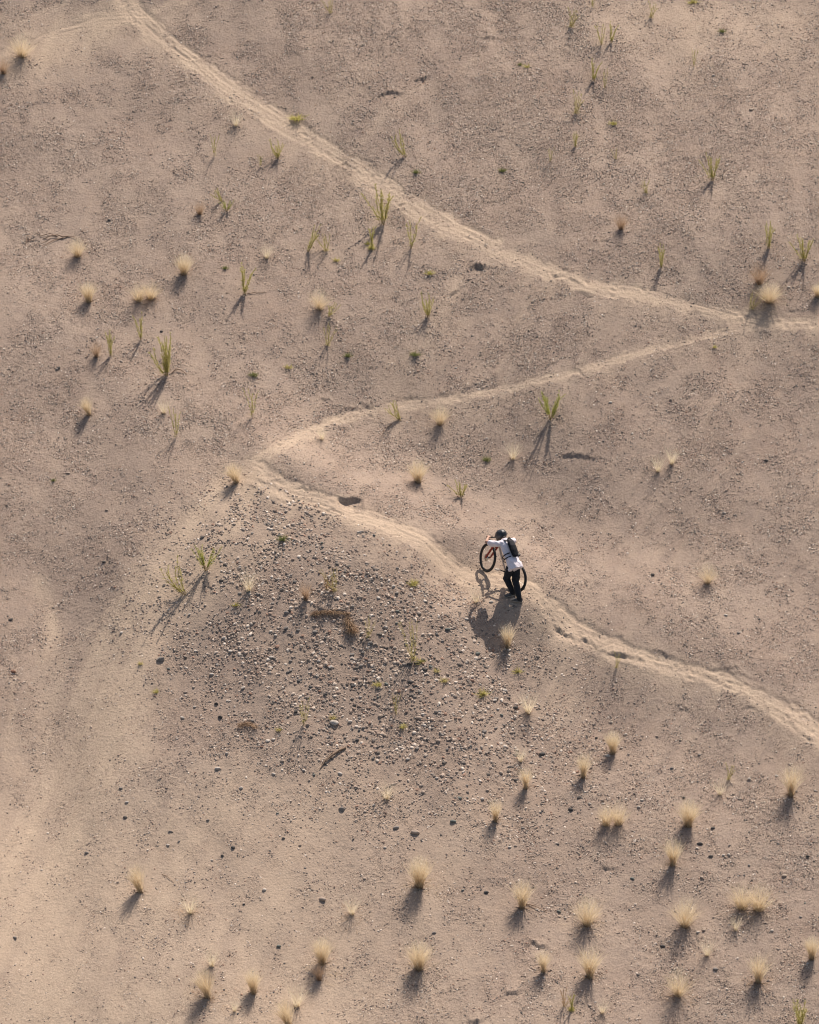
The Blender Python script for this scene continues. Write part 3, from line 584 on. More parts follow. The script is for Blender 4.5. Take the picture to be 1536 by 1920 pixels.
TU = [(42,106,46,'full','large round blond tuft in the top left corner',1.05),(6,138,34,'brown','half cut off dry tuft at the left edge under the large round one',1),
(442,236,32,'sparse','faint dry tuft just below the upper trail near its top',1),(375,402,26,'brown','brownish tuft left of the bright green bush on the upper left slope',1),
(145,481,38,'full','yellow tuft at the right end of the dead branch on the left',.9),(345,514,40,'full','compact blond tuft on the left, highest of the three blond ones there',.9),
(166,566,38,'full','blond tuft left of the wide double one on the left slope',.95),(273,562,36,'wide','wide double blond tuft with dark base on the left slope',1.15),
(600,580,40,'full','blond tuft with a green sprig at its right foot in the upper middle',.95),(181,669,30,'brown','thin brownish tuft beside the upright green plant on the left',.9),
(167,778,34,'lean','blond tuft leaning left on the left slope above the switchback level',.9),(307,775,32,'sparse','pale thin tuft under the big green bush on the left',.9),
(1165,430,32,'brown','orange brown tuft with a dark foot on the upper right slope',1),(1424,532,40,'brown','tall sparse dry clump rising behind the largest blond clump at the right',1.1),
(1442,566,38,'full','largest spreading blond clump beside the trail fork at right',1.35),(1533,557,26,'full','dry tuft cut by the right edge at the trail fork',1),
(825,796,38,'full','blond tuft just below the narrow middle trail',.85),(604,824,28,'sparse','faint straw tuft right under the narrow trail near its bend',1),
(784,904,42,'full','blond tuft between the two lower trails, left of the green sprig',.9),(444,905,36,'lean','blond tuft leaning left at the tip of the switchback',1.15),
(962,861,38,'sparse','sparse brown tuft between the twin green bush and the rider',1),(1234,884,34,'sparse','left and lower of two thin tufts right of the rider',.9),
(1260,870,36,'sparse','right and upper of two thin tufts right of the rider',.9),(1327,1094,38,'full','lone blond tuft on the bare slope to the right of the rider',.85),
(952,1214,42,'slim','blond tuft in front of the rider shadow',.95),(991,1337,44,'sparse','sparse tuft above the black stone below the rider',1),
(1149,1412,40,'full','blond tuft with pale stones around its foot under the lower trail',.8),(1094,1458,44,'slim','very narrow blond tuft on the lower right slope',.9),
(976,1428,30,'sparse','faint tuft directly above a narrow tuft right of the stony patch',1),(986,1478,38,'slim','narrow tuft with dark foot right of the stony patch',1),
(929,1540,40,'slim','slender yellow tuft at the lower right rim of the stony patch',.9),(1149,1546,42,'wide','double headed blond tuft with a gap in its middle',.85),
(1291,1548,46,'full','blond tuft with dark brown foot on the lower right slope',.95),(1483,1492,52,'slim','tall orange footed tuft near the right edge',1.05),
(1350,1490,30,'sparse','barely visible straw tuft left of the tall right edge tuft',1),(1262,1622,46,'slim','slender blond tuft between the stones of the lower right',1.1),
(787,1662,54,'full','large blond tuft alone in the lower middle with a long shadow',.85),(263,1672,48,'lean','large tuft alone on the lower left sand',.8),
(357,1712,38,'sparse','loose thin tuft with a stone in it on the lower left sand',1.1),(660,1715,34,'sparse','wispy tuft left of the large one in the lower middle',1),
(979,1702,48,'slim','upright blond tuft with a twig at its foot at the bottom middle',1.15),(1101,1734,52,'full','broad blond tuft in the row at the bottom, right of the twig',.85),
(1285,1737,52,'full','dense tuft with the darkest shadow in the lower right',.85),(1408,1704,46,'wide','broad straw tuft with a ragged dark base in the lower right',1.05),
(604,1807,46,'full','blond tuft standing directly above a smaller one at the bottom',.85),(598,1838,32,'brown','small brown tuft directly below a larger blond one at the bottom',.8),
(786,1817,50,'full','round headed blond tuft at the bottom centre',.85),(1106,1832,50,'slim','tuft with long dark shadow in the lowest row, right of centre',1.2),
(1019,1822,38,'slim','small pale tuft on a thin stalk right of the bottom crust break',1),(1272,1867,48,'full','blond tuft in the lowest row with spread straws round its foot',.85),
(1422,1842,46,'slim','yellow tuft in the lowest row towards the right corner',1.15),(1522,1798,40,'full','tuft close to the right edge in the lowest rows',.75),
(390,1870,46,'lean','leaning blond tuft low on the left with a dark pebble beside it',.95),(475,1862,42,'full','greenish yellow tuft with fan shaped shadow at the bottom left',.75),
(397,1812,36,'sparse','faint straw tuft above the leaning one at the bottom left',1),(557,1888,42,'sparse','upper of two overlapping tufts at the bottom edge',1),
(542,1924,46,'lean','tuft cut by the bottom edge left of centre',.9),(1326,1792,34,'sparse','ghostly thin tuft between two bottom row tufts',.9),
(440,1897,24,'sparse','tiny sprig of straw left of the greenish yellow tuft',.8),(725,1498,34,'sparse','thin straw tuft inside the lower part of the stony patch',1.2),
(893,1130,26,'sparse','faint dry tuft left of the rider shadow',1.2),(466,1108,44,'sparse','brown see-through tuft on the left half of the stony patch',1),
(573,1124,34,'brown','small brown tuft left of the yellow bush under the trail',.8),(500,484,30,'sparse','sparse tuft under the left end of the upper middle bushes',1.1),
(1380,1745,30,'sparse','thin straw below the ragged dark based tuft',.8),(1130,1900,26,'sparse','thin straw near the dark footed sprig at the bottom',.9)]
for (a, b_, h, v, lb, sx) in TU: plant('dry_grass_tuft', TUFT, v, a, b_, h, lb, 'grass tuft', DG, sx)
GG = 'green plants on the slope'
SH = [(521,297,32,'fan','two fronded green plant just under the upper trail',1.2),(488,312,24,'thin','thin yellowish sprig left of the two fronded plant',1),(403,292,44,'thin','faint upright stalk below the upper trail at left',.8),
(761,293,44,'leftlean','yellow green plant leaning left on the slope above the trail',1),(717,420,64,'fan','tall fan of yellow green stems touching the upper trail',1.0),
(697,466,48,'darkbase','stem with a dark bushy base left of the fan shadow',.8),(772,465,54,'thin','upright yellow green plant right of the tall fan',1.2),
(577,472,46,'rightlean','green plant leaning right in the upper middle',1),(612,470,30,'yellow','low yellow sprig spread flat beside the right leaning plant',1.4),
(459,553,52,'spire','single narrow green spire left of the middle',1.1),(803,594,40,'fan','yellow green plant alone on the slope above the narrow trail',.9),
(264,637,46,'spire','thin green spire right of two small plants on the left',.8),(208,668,42,'bush','green sprig standing over long twin shadows on the left',.7),
(312,704,66,'big','biggest green bush, upright with one branch to the left',.75),(425,396,20,'twin','bright green little bush on the upper left slope',1.2),
(418,378,26,'leftlean','drooping yellow plant above the bright green little bush',1.3),(472,782,54,'thin','thin upright plant left of the narrow trail',.9),
(329,820,54,'thin','see-through plant with long shadow under the big green bush',.9),(614,646,36,'yellow','sparse yellow plant in the middle left',.9),
(617,594,26,'rightlean','green sprig at the right foot of a blond tuft',1.2),(1335,338,46,'fan','green bush casting a branched shadow on the upper right slope',.95),
(1442,466,44,'bush','egg shaped yellow green bush near the right edge',.85),(1507,490,44,'fan','bushy green plant right of the egg shaped one',1.1),
(1240,502,40,'bush','slim green plant above the right part of the upper trail',.7),(1033,787,46,'twin','bright green twin fronded bush in the middle right',1.0),
(752,788,36,'leftlean','sparse plant leaning over the narrow trail',1.2),(864,932,26,'fan','small fan shaped green sprig above the rider trail',1.5),
(1079,276,26,'bush','small green bush high on the slope right of centre',.9),(1032,303,26,'thin','tiny thin plant left below a small green bush on the top slope',1),
(1302,124,36,'thin','thin plant with green foot near the top right',.8),(1114,152,38,'spire','upright yellow green spire near the top',1.1),
(1134,166,38,'thin','thin stalk right of the spire near the top',.6),(1127,84,40,'thin','left one of two upright plants at the top',1.3),
(1147,80,36,'spire','right one of two upright plants at the top',1.0),(1071,50,34,'yellow','pale sparse plant by the top edge',1.1),
(1221,32,28,'yellow','yellow sprig at the top edge right of the pair',1.1),(1112,14,28,'thin','faint plant cut by the top edge',1.1),
(347,1114,54,'leftlean','green plant with a long branch to the left on the spur flank',1.15),(386,1070,42,'twin','green sprig with spread arms on the spur flank',1.0),
(627,1108,38,'yellow','small yellow bush in the top of the stony patch',1.0),(613,1106,30,'orange','orange dry twigs beside the small yellow bush',.9),
(775,1238,66,'yellow','tall thin yellow bush in the right half of the stony patch',.6),(1080,212,40,'yellow','faint yellow plant on the upper slope',.9),
(570,1360,44,'thin','thin yellow sprig at the foot of the stony patch, left of the largest pale stone',1.0),(743,1340,40,'thin','faint upright stalk right of the largest pale stone',.7),
(1156,1252,26,'yellow','tiny yellow sprig just under the lower trail',.7),(1366,1462,26,'yellow','small yellow sprig with a straight shadow on the lower right slope',1.0),
(1072,1894,32,'darkbase','sprig with black foot at the bottom edge right of centre',.9),(1058,1888,30,'orange','orange wisps beside the black footed sprig',.9),
(1212,362,24,'yellow','pale yellow sprig on the upper right slope',1.1),(1410,578,26,'yellow','low yellow green plant left of the biggest clump',1.5),
(620,24,28,'yellow','yellow plant at the top edge over the trail',1.1),(1500,1925,40,'bush','green yellow plant cut by the bottom right corner',1.3),
(1155,298,20,'yellow','tiny yellow sprig right of the top slope',.8),(690,1195,34,'yellow','yellow thin twigs at the left of the dead mat',.7)]
for (a, b_, h, v, lb, sx) in SH: plant('green_plant', SHRUB, v, a, b_, h, lb, 'plant', GG, sx)
WD = [(558,221,14,'flat','low green cushion on the upper trail edge',1.5),(1151,231,10,'green','small bright green weed on the top right slope',1.1),(780,322,9,'dark','dark low weed above the upper trail',1),
(942,319,9,'dark','dark green weed on the slope above the trail, near the middle',1),(806,512,10,'green','little weed above a dark crack, right of the tall fan',1),(778,664,10,'dark','weed on a small mound over the bare streak',1.1),
(540,688,9,'yellow','yellowish weed left of centre',1.2),(476,703,10,'dark','grey green weed above a thin plant at left centre',1),(652,666,9,'dark','dark weed right of the sparse yellow plant',1),
(913,862,11,'dark','dark green weed between the lower trails',.8),(971,1258,9,'green','green weed below the blond tuft in front of the rider',1.1),(905,1301,14,'green','bright green weed at the right rim of the stony patch',.9),
(709,1283,9,'green','green weed in the middle of the stony patch',1.2),(833,1276,9,'yellow','yellow weed left of the bright green one in the stones',1.2),(625,1346,10,'yellow','yellow weed touching the largest pale stone',1),
(755,1362,9,'yellow','yellow weed right of the largest pale stone',1.1),(530,1010,10,'dark','dull weed at the top of the stony patch',1.2),(443,1134,8,'green','tiny weed on the left of the stony patch',1),
(422,502,8,'dark','tiny dark weed left of the green spire',.9),(630,487,9,'yellow','small yellow weed under the flat yellow sprig',1.1),(775,1094,12,'flat','pale green rosette on the slope left of the rider',1),
(1354,58,9,'dark','small dark weed near the top right',1),(293,1297,9,'yellow','olive weed on the sand left of the stony patch',.8),(263,1244,8,'yellow','small brown weed above the olive one on the sand',.8),
(988,124,8,'yellow','yellow weed near the top, right of centre',1.2),(975,120,7,'dark','dull weed touching a yellow one near the top',1),(1300,3,10,'green','green weed cut by the top edge',1.2),
(690,456,8,'green','bright spot of weed at the dark based stem',.8),(787,1240,9,'green','green weed at the foot of the tall thin yellow bush',1.1),(818,1258,9,'yellow','yellow weed between the dark stones right of the tall thin yellow bush',.9),
(1340,650,7,'yellow','tiny weed under the right part of the narrow trail',.8),(100,900,7,'dark','tiny weed on the far left slope',.7),(523,1368,8,'yellow','small yellow weed low on the left of the stony patch',1)]
for (a, b_, h, v, lb, sx) in WD: plant('low_weed', WEED, v, a, b_+2, h*1.1, lb, 'weed', 'low weeds', sx)
def litter(px, py, n, lb):
    o = at(px, py); S = Strips()
    for _ in range(n):
        a = rng.uniform(0, 2*math.pi); r = .12+.35*rng.random()**1.4; p = o+np.array([math.cos(a)*r, math.sin(a)*r, 0]); p[2] = zat(p[0], p[1])+.012
        d = np.array([rng.normal(), rng.normal(), 0]); d[2] = d[1]*TA; S.blade(p-o, d, rng.uniform(.06, .24), .008, 0, 2)
    e = link('straw_litter', S.mesh('straw_litter', STRAW if random.random() < .5 else STRAW_B)); e.location = o; tag(e, lb, 'straw', None, 'stuff')
for (a, b_, n, lb) in [(787,1662,60,'broken straw lying round the large tuft in the lower middle'),(786,1817,50,'broken straw round the tuft at the bottom centre'),(1272,1867,60,'broken straw round the lowest right tuft'),(1422,1842,50,'broken straw round the yellow lowest row tuft'),
    (1408,1704,60,'broken straw round the broad dark based tuft'),(390,1870,60,'broken straw round the leaning tuft at the bottom left'),(357,1712,50,'broken straw round the loose thin tuft on the left sand'),(604,1830,40,'broken straw between the paired bottom tufts'),
    (1442,566,90,'broken straw round the biggest clump at the fork'),(1101,1734,40,'broken straw round the broad bottom row tuft'),(273,562,40,'broken straw round the wide double tuft'),(657,1725,40,'thin ring of straw round the wispy tuft')]: litter(a, b_, n, lb)
# dead branches and the mat of dead grass
def tube(V, F, pts, rads, n=6):
    pts = [np.array(p, float) for p in pts]; b0 = len(V)
    for i, p in enumerate(pts):
        d = pts[min(i+1, len(pts)-1)]-pts[max(i-1, 0)]; d = d/(np.linalg.norm(d)+1e-9)
        a = np.cross(d, [0, 0, 1.0]); a = a if np.linalg.norm(a) > 1e-3 else np.cross(d, [1.0, 0, 0]); a /= np.linalg.norm(a); b = np.cross(d, a)
        for k in range(n):
            t = 2*math.pi*k/n; V.append(p+(a*math.cos(t)+b*math.sin(t))*rads[i])
    for i in range(len(pts)-1):
        for k in range(n): F.append((b0+i*n+k, b0+i*n+(k+1) % n, b0+(i+1)*n+(k+1) % n, b0+(i+1)*n+k))
def dead_branch(px, py, spans, label):
    o = at(px, py); root = bpy.data.objects.new('dead_branch', None); col.objects.link(root); root.location = o
    for j, (pp, r, lift) in enumerate(spans):
        V, F = [], []
        pts = []
        for i, (a, b_) in enumerate(pp):
            q = at(a, b_); pts.append(q-o+np.array([0, 0, r*.6+lift*math.sin(math.pi*i/(len(pp)-1))]))
        tube(V, F, pts, [r*(1-.6*i/(len(pts)-1)) for i in range(len(pts))])
        link('main_stem' if j == 0 else 'twig', new_mesh('twig', V, F, True), WOODM, root)
    tag(root, label, 'branch', 'dead branches')
dead_branch(125, 446, [([(127,444),(118,447),(108,444),(95,445),(80,449)], .022, .05), ([(118,447),(104,451),(88,459),(80,464)], .015, .03), ([(108,444),(94,440),(76,445),(68,437)], .012, .04), ([(127,444),(140,446),(150,455)], .010, .03), ([(95,447),(84,455),(70,460)], .009, .02)], 'bleached dead branch lying forked on the left slope')
dead_branch(48, 452, [([(48,460),(50,448),(53,441)], .014, .04), ([(50,448),(62,452),(66,450)], .01, .02)], 'small dead stump at the left edge beside the dead branch')
dead_branch(635, 1415, [([(648,1403),(635,1411),(622,1421),(610,1430),(600,1443)], .030, .05), ([(622,1421),(612,1425),(604,1432)], .016, .03), ([(635,1411),(625,1413),(614,1420)], .012, .04)], 'dark dead twig lying at the foot of the stony patch')
dead_branch(1000, 1698, [([(984,1695),(996,1699),(1010,1704),(1026,1712)], .012, .03), ([(996,1699),(1006,1696)], .007, .01)], 'thin twig sticking out right of a bottom tuft')
dead_branch(313, 1644, [([(304,1640),(312,1644),(320,1650),(326,1656)], .008, .02), ([(312,1644),(318,1640)], .005, .01)], 'tiny pale twig on the sand right of the large left tuft')
dead_branch(335, 696, [([(322,700),(330,695),(340,697),(350,702)], .016, .05), ([(330,695),(336,688)], .01, .02)], 'brown root hump right of the biggest green bush')
dead_branch(738, 775, [([(750,786),(747,770),(744,752),(742,740)], .006, .02), ([(747,770),(738,772)], .005, .01)], 'thin dead twig over the narrow trail')
dead_branch(480, 552, [([(464,551),(480,550),(500,549)], .010, .03), ([(480,550),(492,554)], .006, .01)], 'dry stem lying flat right of the green spire')
dead_branch(720, 800, [([(735,795),(727,802),(720,812),(714,822)], .010, .03), ([(727,802),(719,805)], .007, .01)], 'dry stem lying under the plant that leans over the narrow trail')
def mat_of_grass(pp, n, L, dirn, label, w=.010):
    o = at(*pp[len(pp)//2]); root = bpy.data.objects.new('dead_grass_mat', None); col.objects.link(root); root.location = o
    for nm, mt, k in (('matted_straw', STRAW_B, 1.0), ('rotten_straw', STRAW_D, .6)):
        S = Strips()
        for _ in range(int(n*k)):
            i = random.randrange(len(pp)-1); t = random.random(); a = pp[i][0]+(pp[i+1][0]-pp[i][0])*t+random.uniform(-3, 3); b_ = pp[i][1]+(pp[i+1][1]-pp[i][1])*t+random.uniform(-3, 3)
            p = at(a, b_)-o+np.array([0, 0, random.uniform(.0, .05)])
            S.blade(p, np.array([dirn[0]+rng.normal()*.4, dirn[1]+rng.normal()*.4, dirn[2]+abs(rng.normal())*.25]), L*rng.uniform(.5, 1.2), w, .3, 3)
        link(nm, S.mesh(nm, mt), None, root)
    tag(root, label, 'dead grass', None)
mat_of_grass([(585,1153),(600,1148),(625,1148),(655,1152)], 260, .14, (.2, -.5, -.1), 'brown mat of dead grass over a small ledge in the stony patch')
mat_of_grass([(650,1160),(655,1170),(662,1180),(655,1178)], 320, .24, (.15, -.8, -.25), 'hanging brown bundle of dead straw right below the dead grass mat')
mat_of_grass([(445,1362),(462,1358),(480,1366)], 130, .12, (.3, -.3, .0), 'pale wisp of dead grass at the lower left of the stony patch')
# ------------------------------------------------------------------ mountain bike
MB = {'rubber': simple('tyre_rubber', (.022, .023, .026), .75, 0, .2, 40), 'black': simple('black_metal', (.02, .02, .022), .4, .3), 'red': simple('red_fork_paint', (.30, .028, .018), .4, 0, .05),
      'cream': simple('cream_frame_paint', (.50, .40, .32), .35, 0, .06), 'steel': simple('spoke_steel', (.45, .44, .42), .35, .9), 'rim': simple('dark_rim', (.05, .045, .04), .4, .5),
      'grip': simple('rubber_grip', (.02, .02, .022), .8), 'saddle': simple('saddle_vinyl', (.03, .03, .03), .6)}
def Mloc():
    m = Matrix(((BF[0], BL[0], BU[0], 0), (BF[1], BL[1], BU[1], 0), (BF[2], BL[2], BU[2], 0), (0, 0, 0, 1)))
    return m @ Matrix.Rotation(LEAN, 4, 'X')
WB, RW = 1.19, .365
RC = BC-BF*WB/2; rz = zat(RC[0], RC[1]); fc = BC+BF*WB/2; fz = zat(fc[0], fc[1])
RC[2] = (rz+RC[2])/2
bike = bpy.data.objects.new('mountain_bike', None); col.objects.link(bike)
BM = Matrix.Translation(Vector(RC)+Vector((0, 0, .004))) @ Mloc(); bike.matrix_world = BM
tag(bike, 'cream and red mountain bike pushed up the trail by the rider', 'bicycle')
HA = math.radians(66); AX = Vector((-math.cos(HA), 0, math.sin(HA))); CR = Vector((.955, 0, .855)); STEER = Matrix.Translation(CR) @ Matrix.Rotation(-math.radians(10), 4, AX) @ Matrix.Translation(-CR)
def part(name, V, F, mat, parent, steer=False, smooth=True, off=None):
    V = [Vector(v) for v in V]
    if steer: V = [STEER @ v for v in V]
    me = new_mesh(name, np.array([tuple(v) for v in V]), np.array(F), smooth); o = link(name, me, mat, parent); return o
def T(pts, r, n=8):
    V, F = [], []; tube(V, F, pts, r if isinstance(r, (list, tuple)) else [r]*len(pts), n); return V, F
def merge(*vf):
    V, F = [], []
    for v, f in vf: b = len(V); V += list(v); F += [tuple(i+b for i in q) for q in f]
    return V, F
def torus(c, R, r, n=64, m=10, sy=1.0, knob=0):
    V, F = [], []
    for i in range(n):
        a = 2*math.pi*i/n
        for j in range(m):
            t = 2*math.pi*j/m; rr = r*(1+(knob if (i % 2 == 0 and abs(t) < 1.3 or i % 2 == 0 and t > 5) else 0))
            V.append((c[0]+(R+rr*math.cos(t))*math.cos(a), c[1]+rr*math.sin(t)*sy, c[2]+(R+rr*math.cos(t))*math.sin(a)))
    for i in range(n):
        for j in range(m): F.append((i*m+j, i*m+(j+1) % m, ((i+1) % n)*m+(j+1) % m, ((i+1) % n)*m+j))
    return V, F
def disc(c, R, h, n=24):
    return T([(c[0], c[1]-h, c[2]), (c[0], c[1]-h+.0005, c[2]), (c[0], c[1]+h-.0005, c[2]), (c[0], c[1]+h, c[2])], [.001, R, R, .001], n)
def wheel(cx, steer):
    c = (cx, 0, RW)
    w = part('wheel', *merge(torus(c, RW-.062, .012, 64, 8, 1.5)), MB['rim'], bike, steer)
    part('tyre', *torus(c, RW-.028, .030, 96, 10, 1.0, .10), MB['rubber'], w, steer)
    sp = []
    for k in range(28):
        a = 2*math.pi*k/28; s = .03 if k % 2 else -.03
        sp.append(T([(cx+math.cos(a+.5)*.02, s, RW+math.sin(a+.5)*.02), (cx+math.cos(a)*(RW-.07), 0, RW+math.sin(a)*(RW-.07))], .0016, 4))
    part('spokes', *merge(*sp), MB['steel'], w, steer)
    part('hub', *T([(cx, -.06, RW), (cx, -.03, RW), (cx, .03, RW), (cx, .06, RW)], [.016, .024, .024, .016], 12), MB['black'], w, steer)
    part('brake_rotor', *disc((cx, .045, RW), .09, .002), MB['steel'], w, steer)
wheel(0, False); wheel(WB, True)
fh = (WB, 0, RW)
fk = part('fork', *merge(*[T([(.955, s, .865), (.975, s, .80), (1.09, s, .60)], [.022, .020, .018], 10) for s in (.066, -.066)],
     T([(.955, .075, .865), (.955, -.075, .865)], .024, 10), T([(.955, 0, .865), (.93, 0, .92)], .022, 10)), MB['black'], bike, True)
part('fork_lower', *merge(*[T([(.99, s, .76), (1.06, s, .62), (1.155, s, .43), (WB, s, RW)], [.026, .026, .026, .018], 10) for s in (.066, -.066)], T([(1.03, .066, .69), (1.07, 0, .75), (1.03, -.066, .69)], .016, 8)), MB['red'], fk, True)
BB = (.435, 0, .335)
part('frame', *merge(T([(.935, 0, .875), (.898, 0, .965)], .028, 12), T([(.925, 0, .895), (.68, 0, .60), BB], [.030, .030, .028], 10), T([(.905, 0, .945), (.60, 0, .83), (.29, 0, .72)], [.022, .020, .018], 10),
     T([BB, (.36, 0, .52), (.275, 0, .76)], .019, 10), T([(BB[0], -.045, BB[2]), (BB[0], .045, BB[2])], .03, 12),
     *[T([(.40, s*.5, .36), (.30, s, .345), (0, s, RW)], [.014, .012, .011], 8) for s in (.07, -.07)], *[T([(.30, s*.35, .70), (.20, s*.9, .58), (0, s, RW)], [.011, .010, .010], 8) for s in (.07, -.07)]), MB['cream'], bike)
part('seatpost', *T([(.275, 0, .75), (.235, 0, .90)], .015, 8), MB['black'], bike)
sv, sf = [], []
for i, (x, w_, z) in enumerate([(.08, .03, .925), (.10, .065, .93), (.16, .07, .925), (.24, .035, .915), (.33, .02, .915), (.35, .008, .91)]):
    for j in range(8):
        t = 2*math.pi*j/8; sv.append((x, math.cos(t)*w_, z+math.sin(t)*.022))
for i in range(5):
    for j in range(8): sf.append((i*8+j, i*8+(j+1) % 8, (i+1)*8+(j+1) % 8, (i+1)*8+j))
part('saddle', sv, sf, MB['saddle'], bike)
hb = part('handlebar', *merge(T([(.855, .415, 1.045), (.875, .25, 1.04), (.925, .07, 1.02), (.93, 0, 1.015), (.925, -.07, 1.02), (.875, -.25, 1.04), (.855, -.415, 1.045)], .014, 8)), MB['black'], bike, True)
part('stem', *T([(.885, 0, .995), (.932, 0, 1.012)], .022, 8), MB['black'], bike, True)
for s in (1, -1):
    part('grip', *T([(.853, s*.42, 1.046), (.868, s*.285, 1.041)], .019, 8), MB['grip'], hb, True)
    part('brake_lever', *merge(T([(.88, s*.235, 1.035), (.915, s*.25, 1.02), (.925, s*.33, 1.015)], [.012, .007, .006], 6)), MB['black'], hb, True)
CA_ = math.radians(-6); cx, cz = math.cos(CA_)*.172, math.sin(CA_)*.172
ck = part('crankset', *merge(T([(BB[0], .06, BB[2]), (BB[0]+cx, .085, BB[2]+cz)], [.016, .012], 8), T([(BB[0], -.06, BB[2]), (BB[0]-cx, -.085, BB[2]-cz)], [.016, .012], 8), disc((BB[0], -.05, BB[2]), .075, .003)), MB['black'], bike)
def pedal(x, y, z):
    V, F = [], []
    for a in (-.045, .045): v, f = T([(x+a, y-.045, z), (x+a, y+.045, z)], .009, 6); b = len(V); V += v; F += [tuple(i+b for i in q) for q in f]
    for c in (-.045, 0, .045): v, f = T([(x-.05, y+c, z), (x+.05, y+c, z)], .008, 6); b = len(V); V += v; F += [tuple(i+b for i in q) for q in f]
    part('pedal', V, F, simple('pedal_alloy', (.55, .52, .48), .4, .6), ck)
pedal(BB[0]+cx, .14, BB[2]+cz); pedal(BB[0]-cx, -.14, BB[2]-cz)
part('cassette', *merge(*[disc((0, -.04+.006*k, RW), .075-.012*k, .002) for k in range(5)]), MB['black'], bike)
part('derailleur', *merge(T([(0, -.08, RW-.01), (.01, -.09, RW-.09), (.035, -.08, RW-.19)], [.014, .013, .012], 6), disc((.035, -.05, RW-.19), .03, .006), disc((.01, -.05, RW-.10), .03, .006)), MB['black'], bike)
part('chain', *merge(T([(BB[0], -.048, BB[2]+.075), (0, -.03, RW+.06)], .005, 5), T([(BB[0], -.048, BB[2]-.075), (.035, -.05, RW-.20)], .005, 5)), MB['rim'], bike)

# ------------------------------------------------------------------ the rider
FA = at(973, 1129); FB = at(960.5, 1117)                      # right foot (nearer, lower), left foot (ahead)
F0 = (FA+FB)/2
def W(px, py, Yo):
    v = ray(px, py); t = (F0[1]+Yo-CAM[1])/v[1]; return Vector(CAM+v*t)
heading = Vector((BF[0], BF[1], 0)).normalized(); right = Vector((heading.y, -heading.x, 0)); upv = Vector((0, 0, 1))
gripL = BM @ (STEER @ Vector((.860, .365, 1.046))); gripR = BM @ (STEER @ Vector((.860, -.365, 1.046)))
pelvis = W(964, 1060, .10); chest = W(948.5, 1019, .50); neck = chest+(heading*.30+upv*.38-right*.02)*.22; head = W(941.5, 1006, .74)
print('dims', (chest-pelvis).length, (head-chest).length, [project(*g) for g in (gripL, gripR)], gripL, chest, pelvis-Vector(F0), head)
tdir = (chest-pelvis).normalized(); tR = (right-tdir*right.dot(tdir)).normalized(); tB = tR.cross(tdir).normalized()
if tB.z < 0: tB = -tB                                           # points out of the back
shL = W(933, 1019.5, .42); shR = W(960.5, 1015, .64)
hipL = pelvis-right*.09; hipR = pelvis+right*.09
def ik(a, b, l1, l2, pole):
    d = b-a; L = min(d.length, (l1+l2)*.995); x = (l1*l1-l2*l2+L*L)/(2*L); h = math.sqrt(max(l1*l1-x*x, 0)); dn = d.normalized()
    p = (pole-dn*pole.dot(dn)).normalized(); return a+dn*x+p*h
elL = ik(shL, gripL, .335, .29, -right*1.0-upv*.02-heading*.3); elR = ik(shR, gripR, .31, .27, right*1.0+upv*.2-heading*.2)
ankL = Vector(FB)+upv*.10-heading*.02; ankR = Vector(FA)+upv*.10-heading*.02
lL = min(.455, (ankL-hipL).length*.552); lR = min(.455, (ankR-hipR).length*.512)
kneeL = ik(hipL, ankL, lL, lL*.97, heading-right*.45); kneeR = ik(hipR, ankR, lR, lR, heading-right*.15)
print('arm', (gripL-shL).length, (gripR-shR).length, 'leg', (ankL-hipL).length, (ankR-hipR).length, 'elL', project(*elL), 'kneeL', project(*kneeL), 'kneeR', project(*kneeR))
def ball(V, F, c, ax, rad, n=10, m=7):
    b = len(V)
    V.append(c+ax[2]*rad[2])
    for i in range(1, m):
        t = math.pi*i/m
        for k in range(n):
            a = 2*math.pi*k/n; V.append(c+ax[0]*(rad[0]*math.sin(t)*math.cos(a))+ax[1]*(rad[1]*math.sin(t)*math.sin(a))+ax[2]*(rad[2]*math.cos(t)))
    V.append(c-ax[2]*rad[2])
    for k in range(n): F.append((b, b+1+k, b+1+(k+1) % n)); F.append((b+1+(m-2)*n+(k+1) % n, b+1+(m-2)*n+k, b+1+(m-1)*n))
    for i in range(m-2):
        for k in range(n): p, q = b+1+i*n+k, b+1+i*n+(k+1) % n; F.append((p, p+n, q+n)); F.append((p, q+n, q))
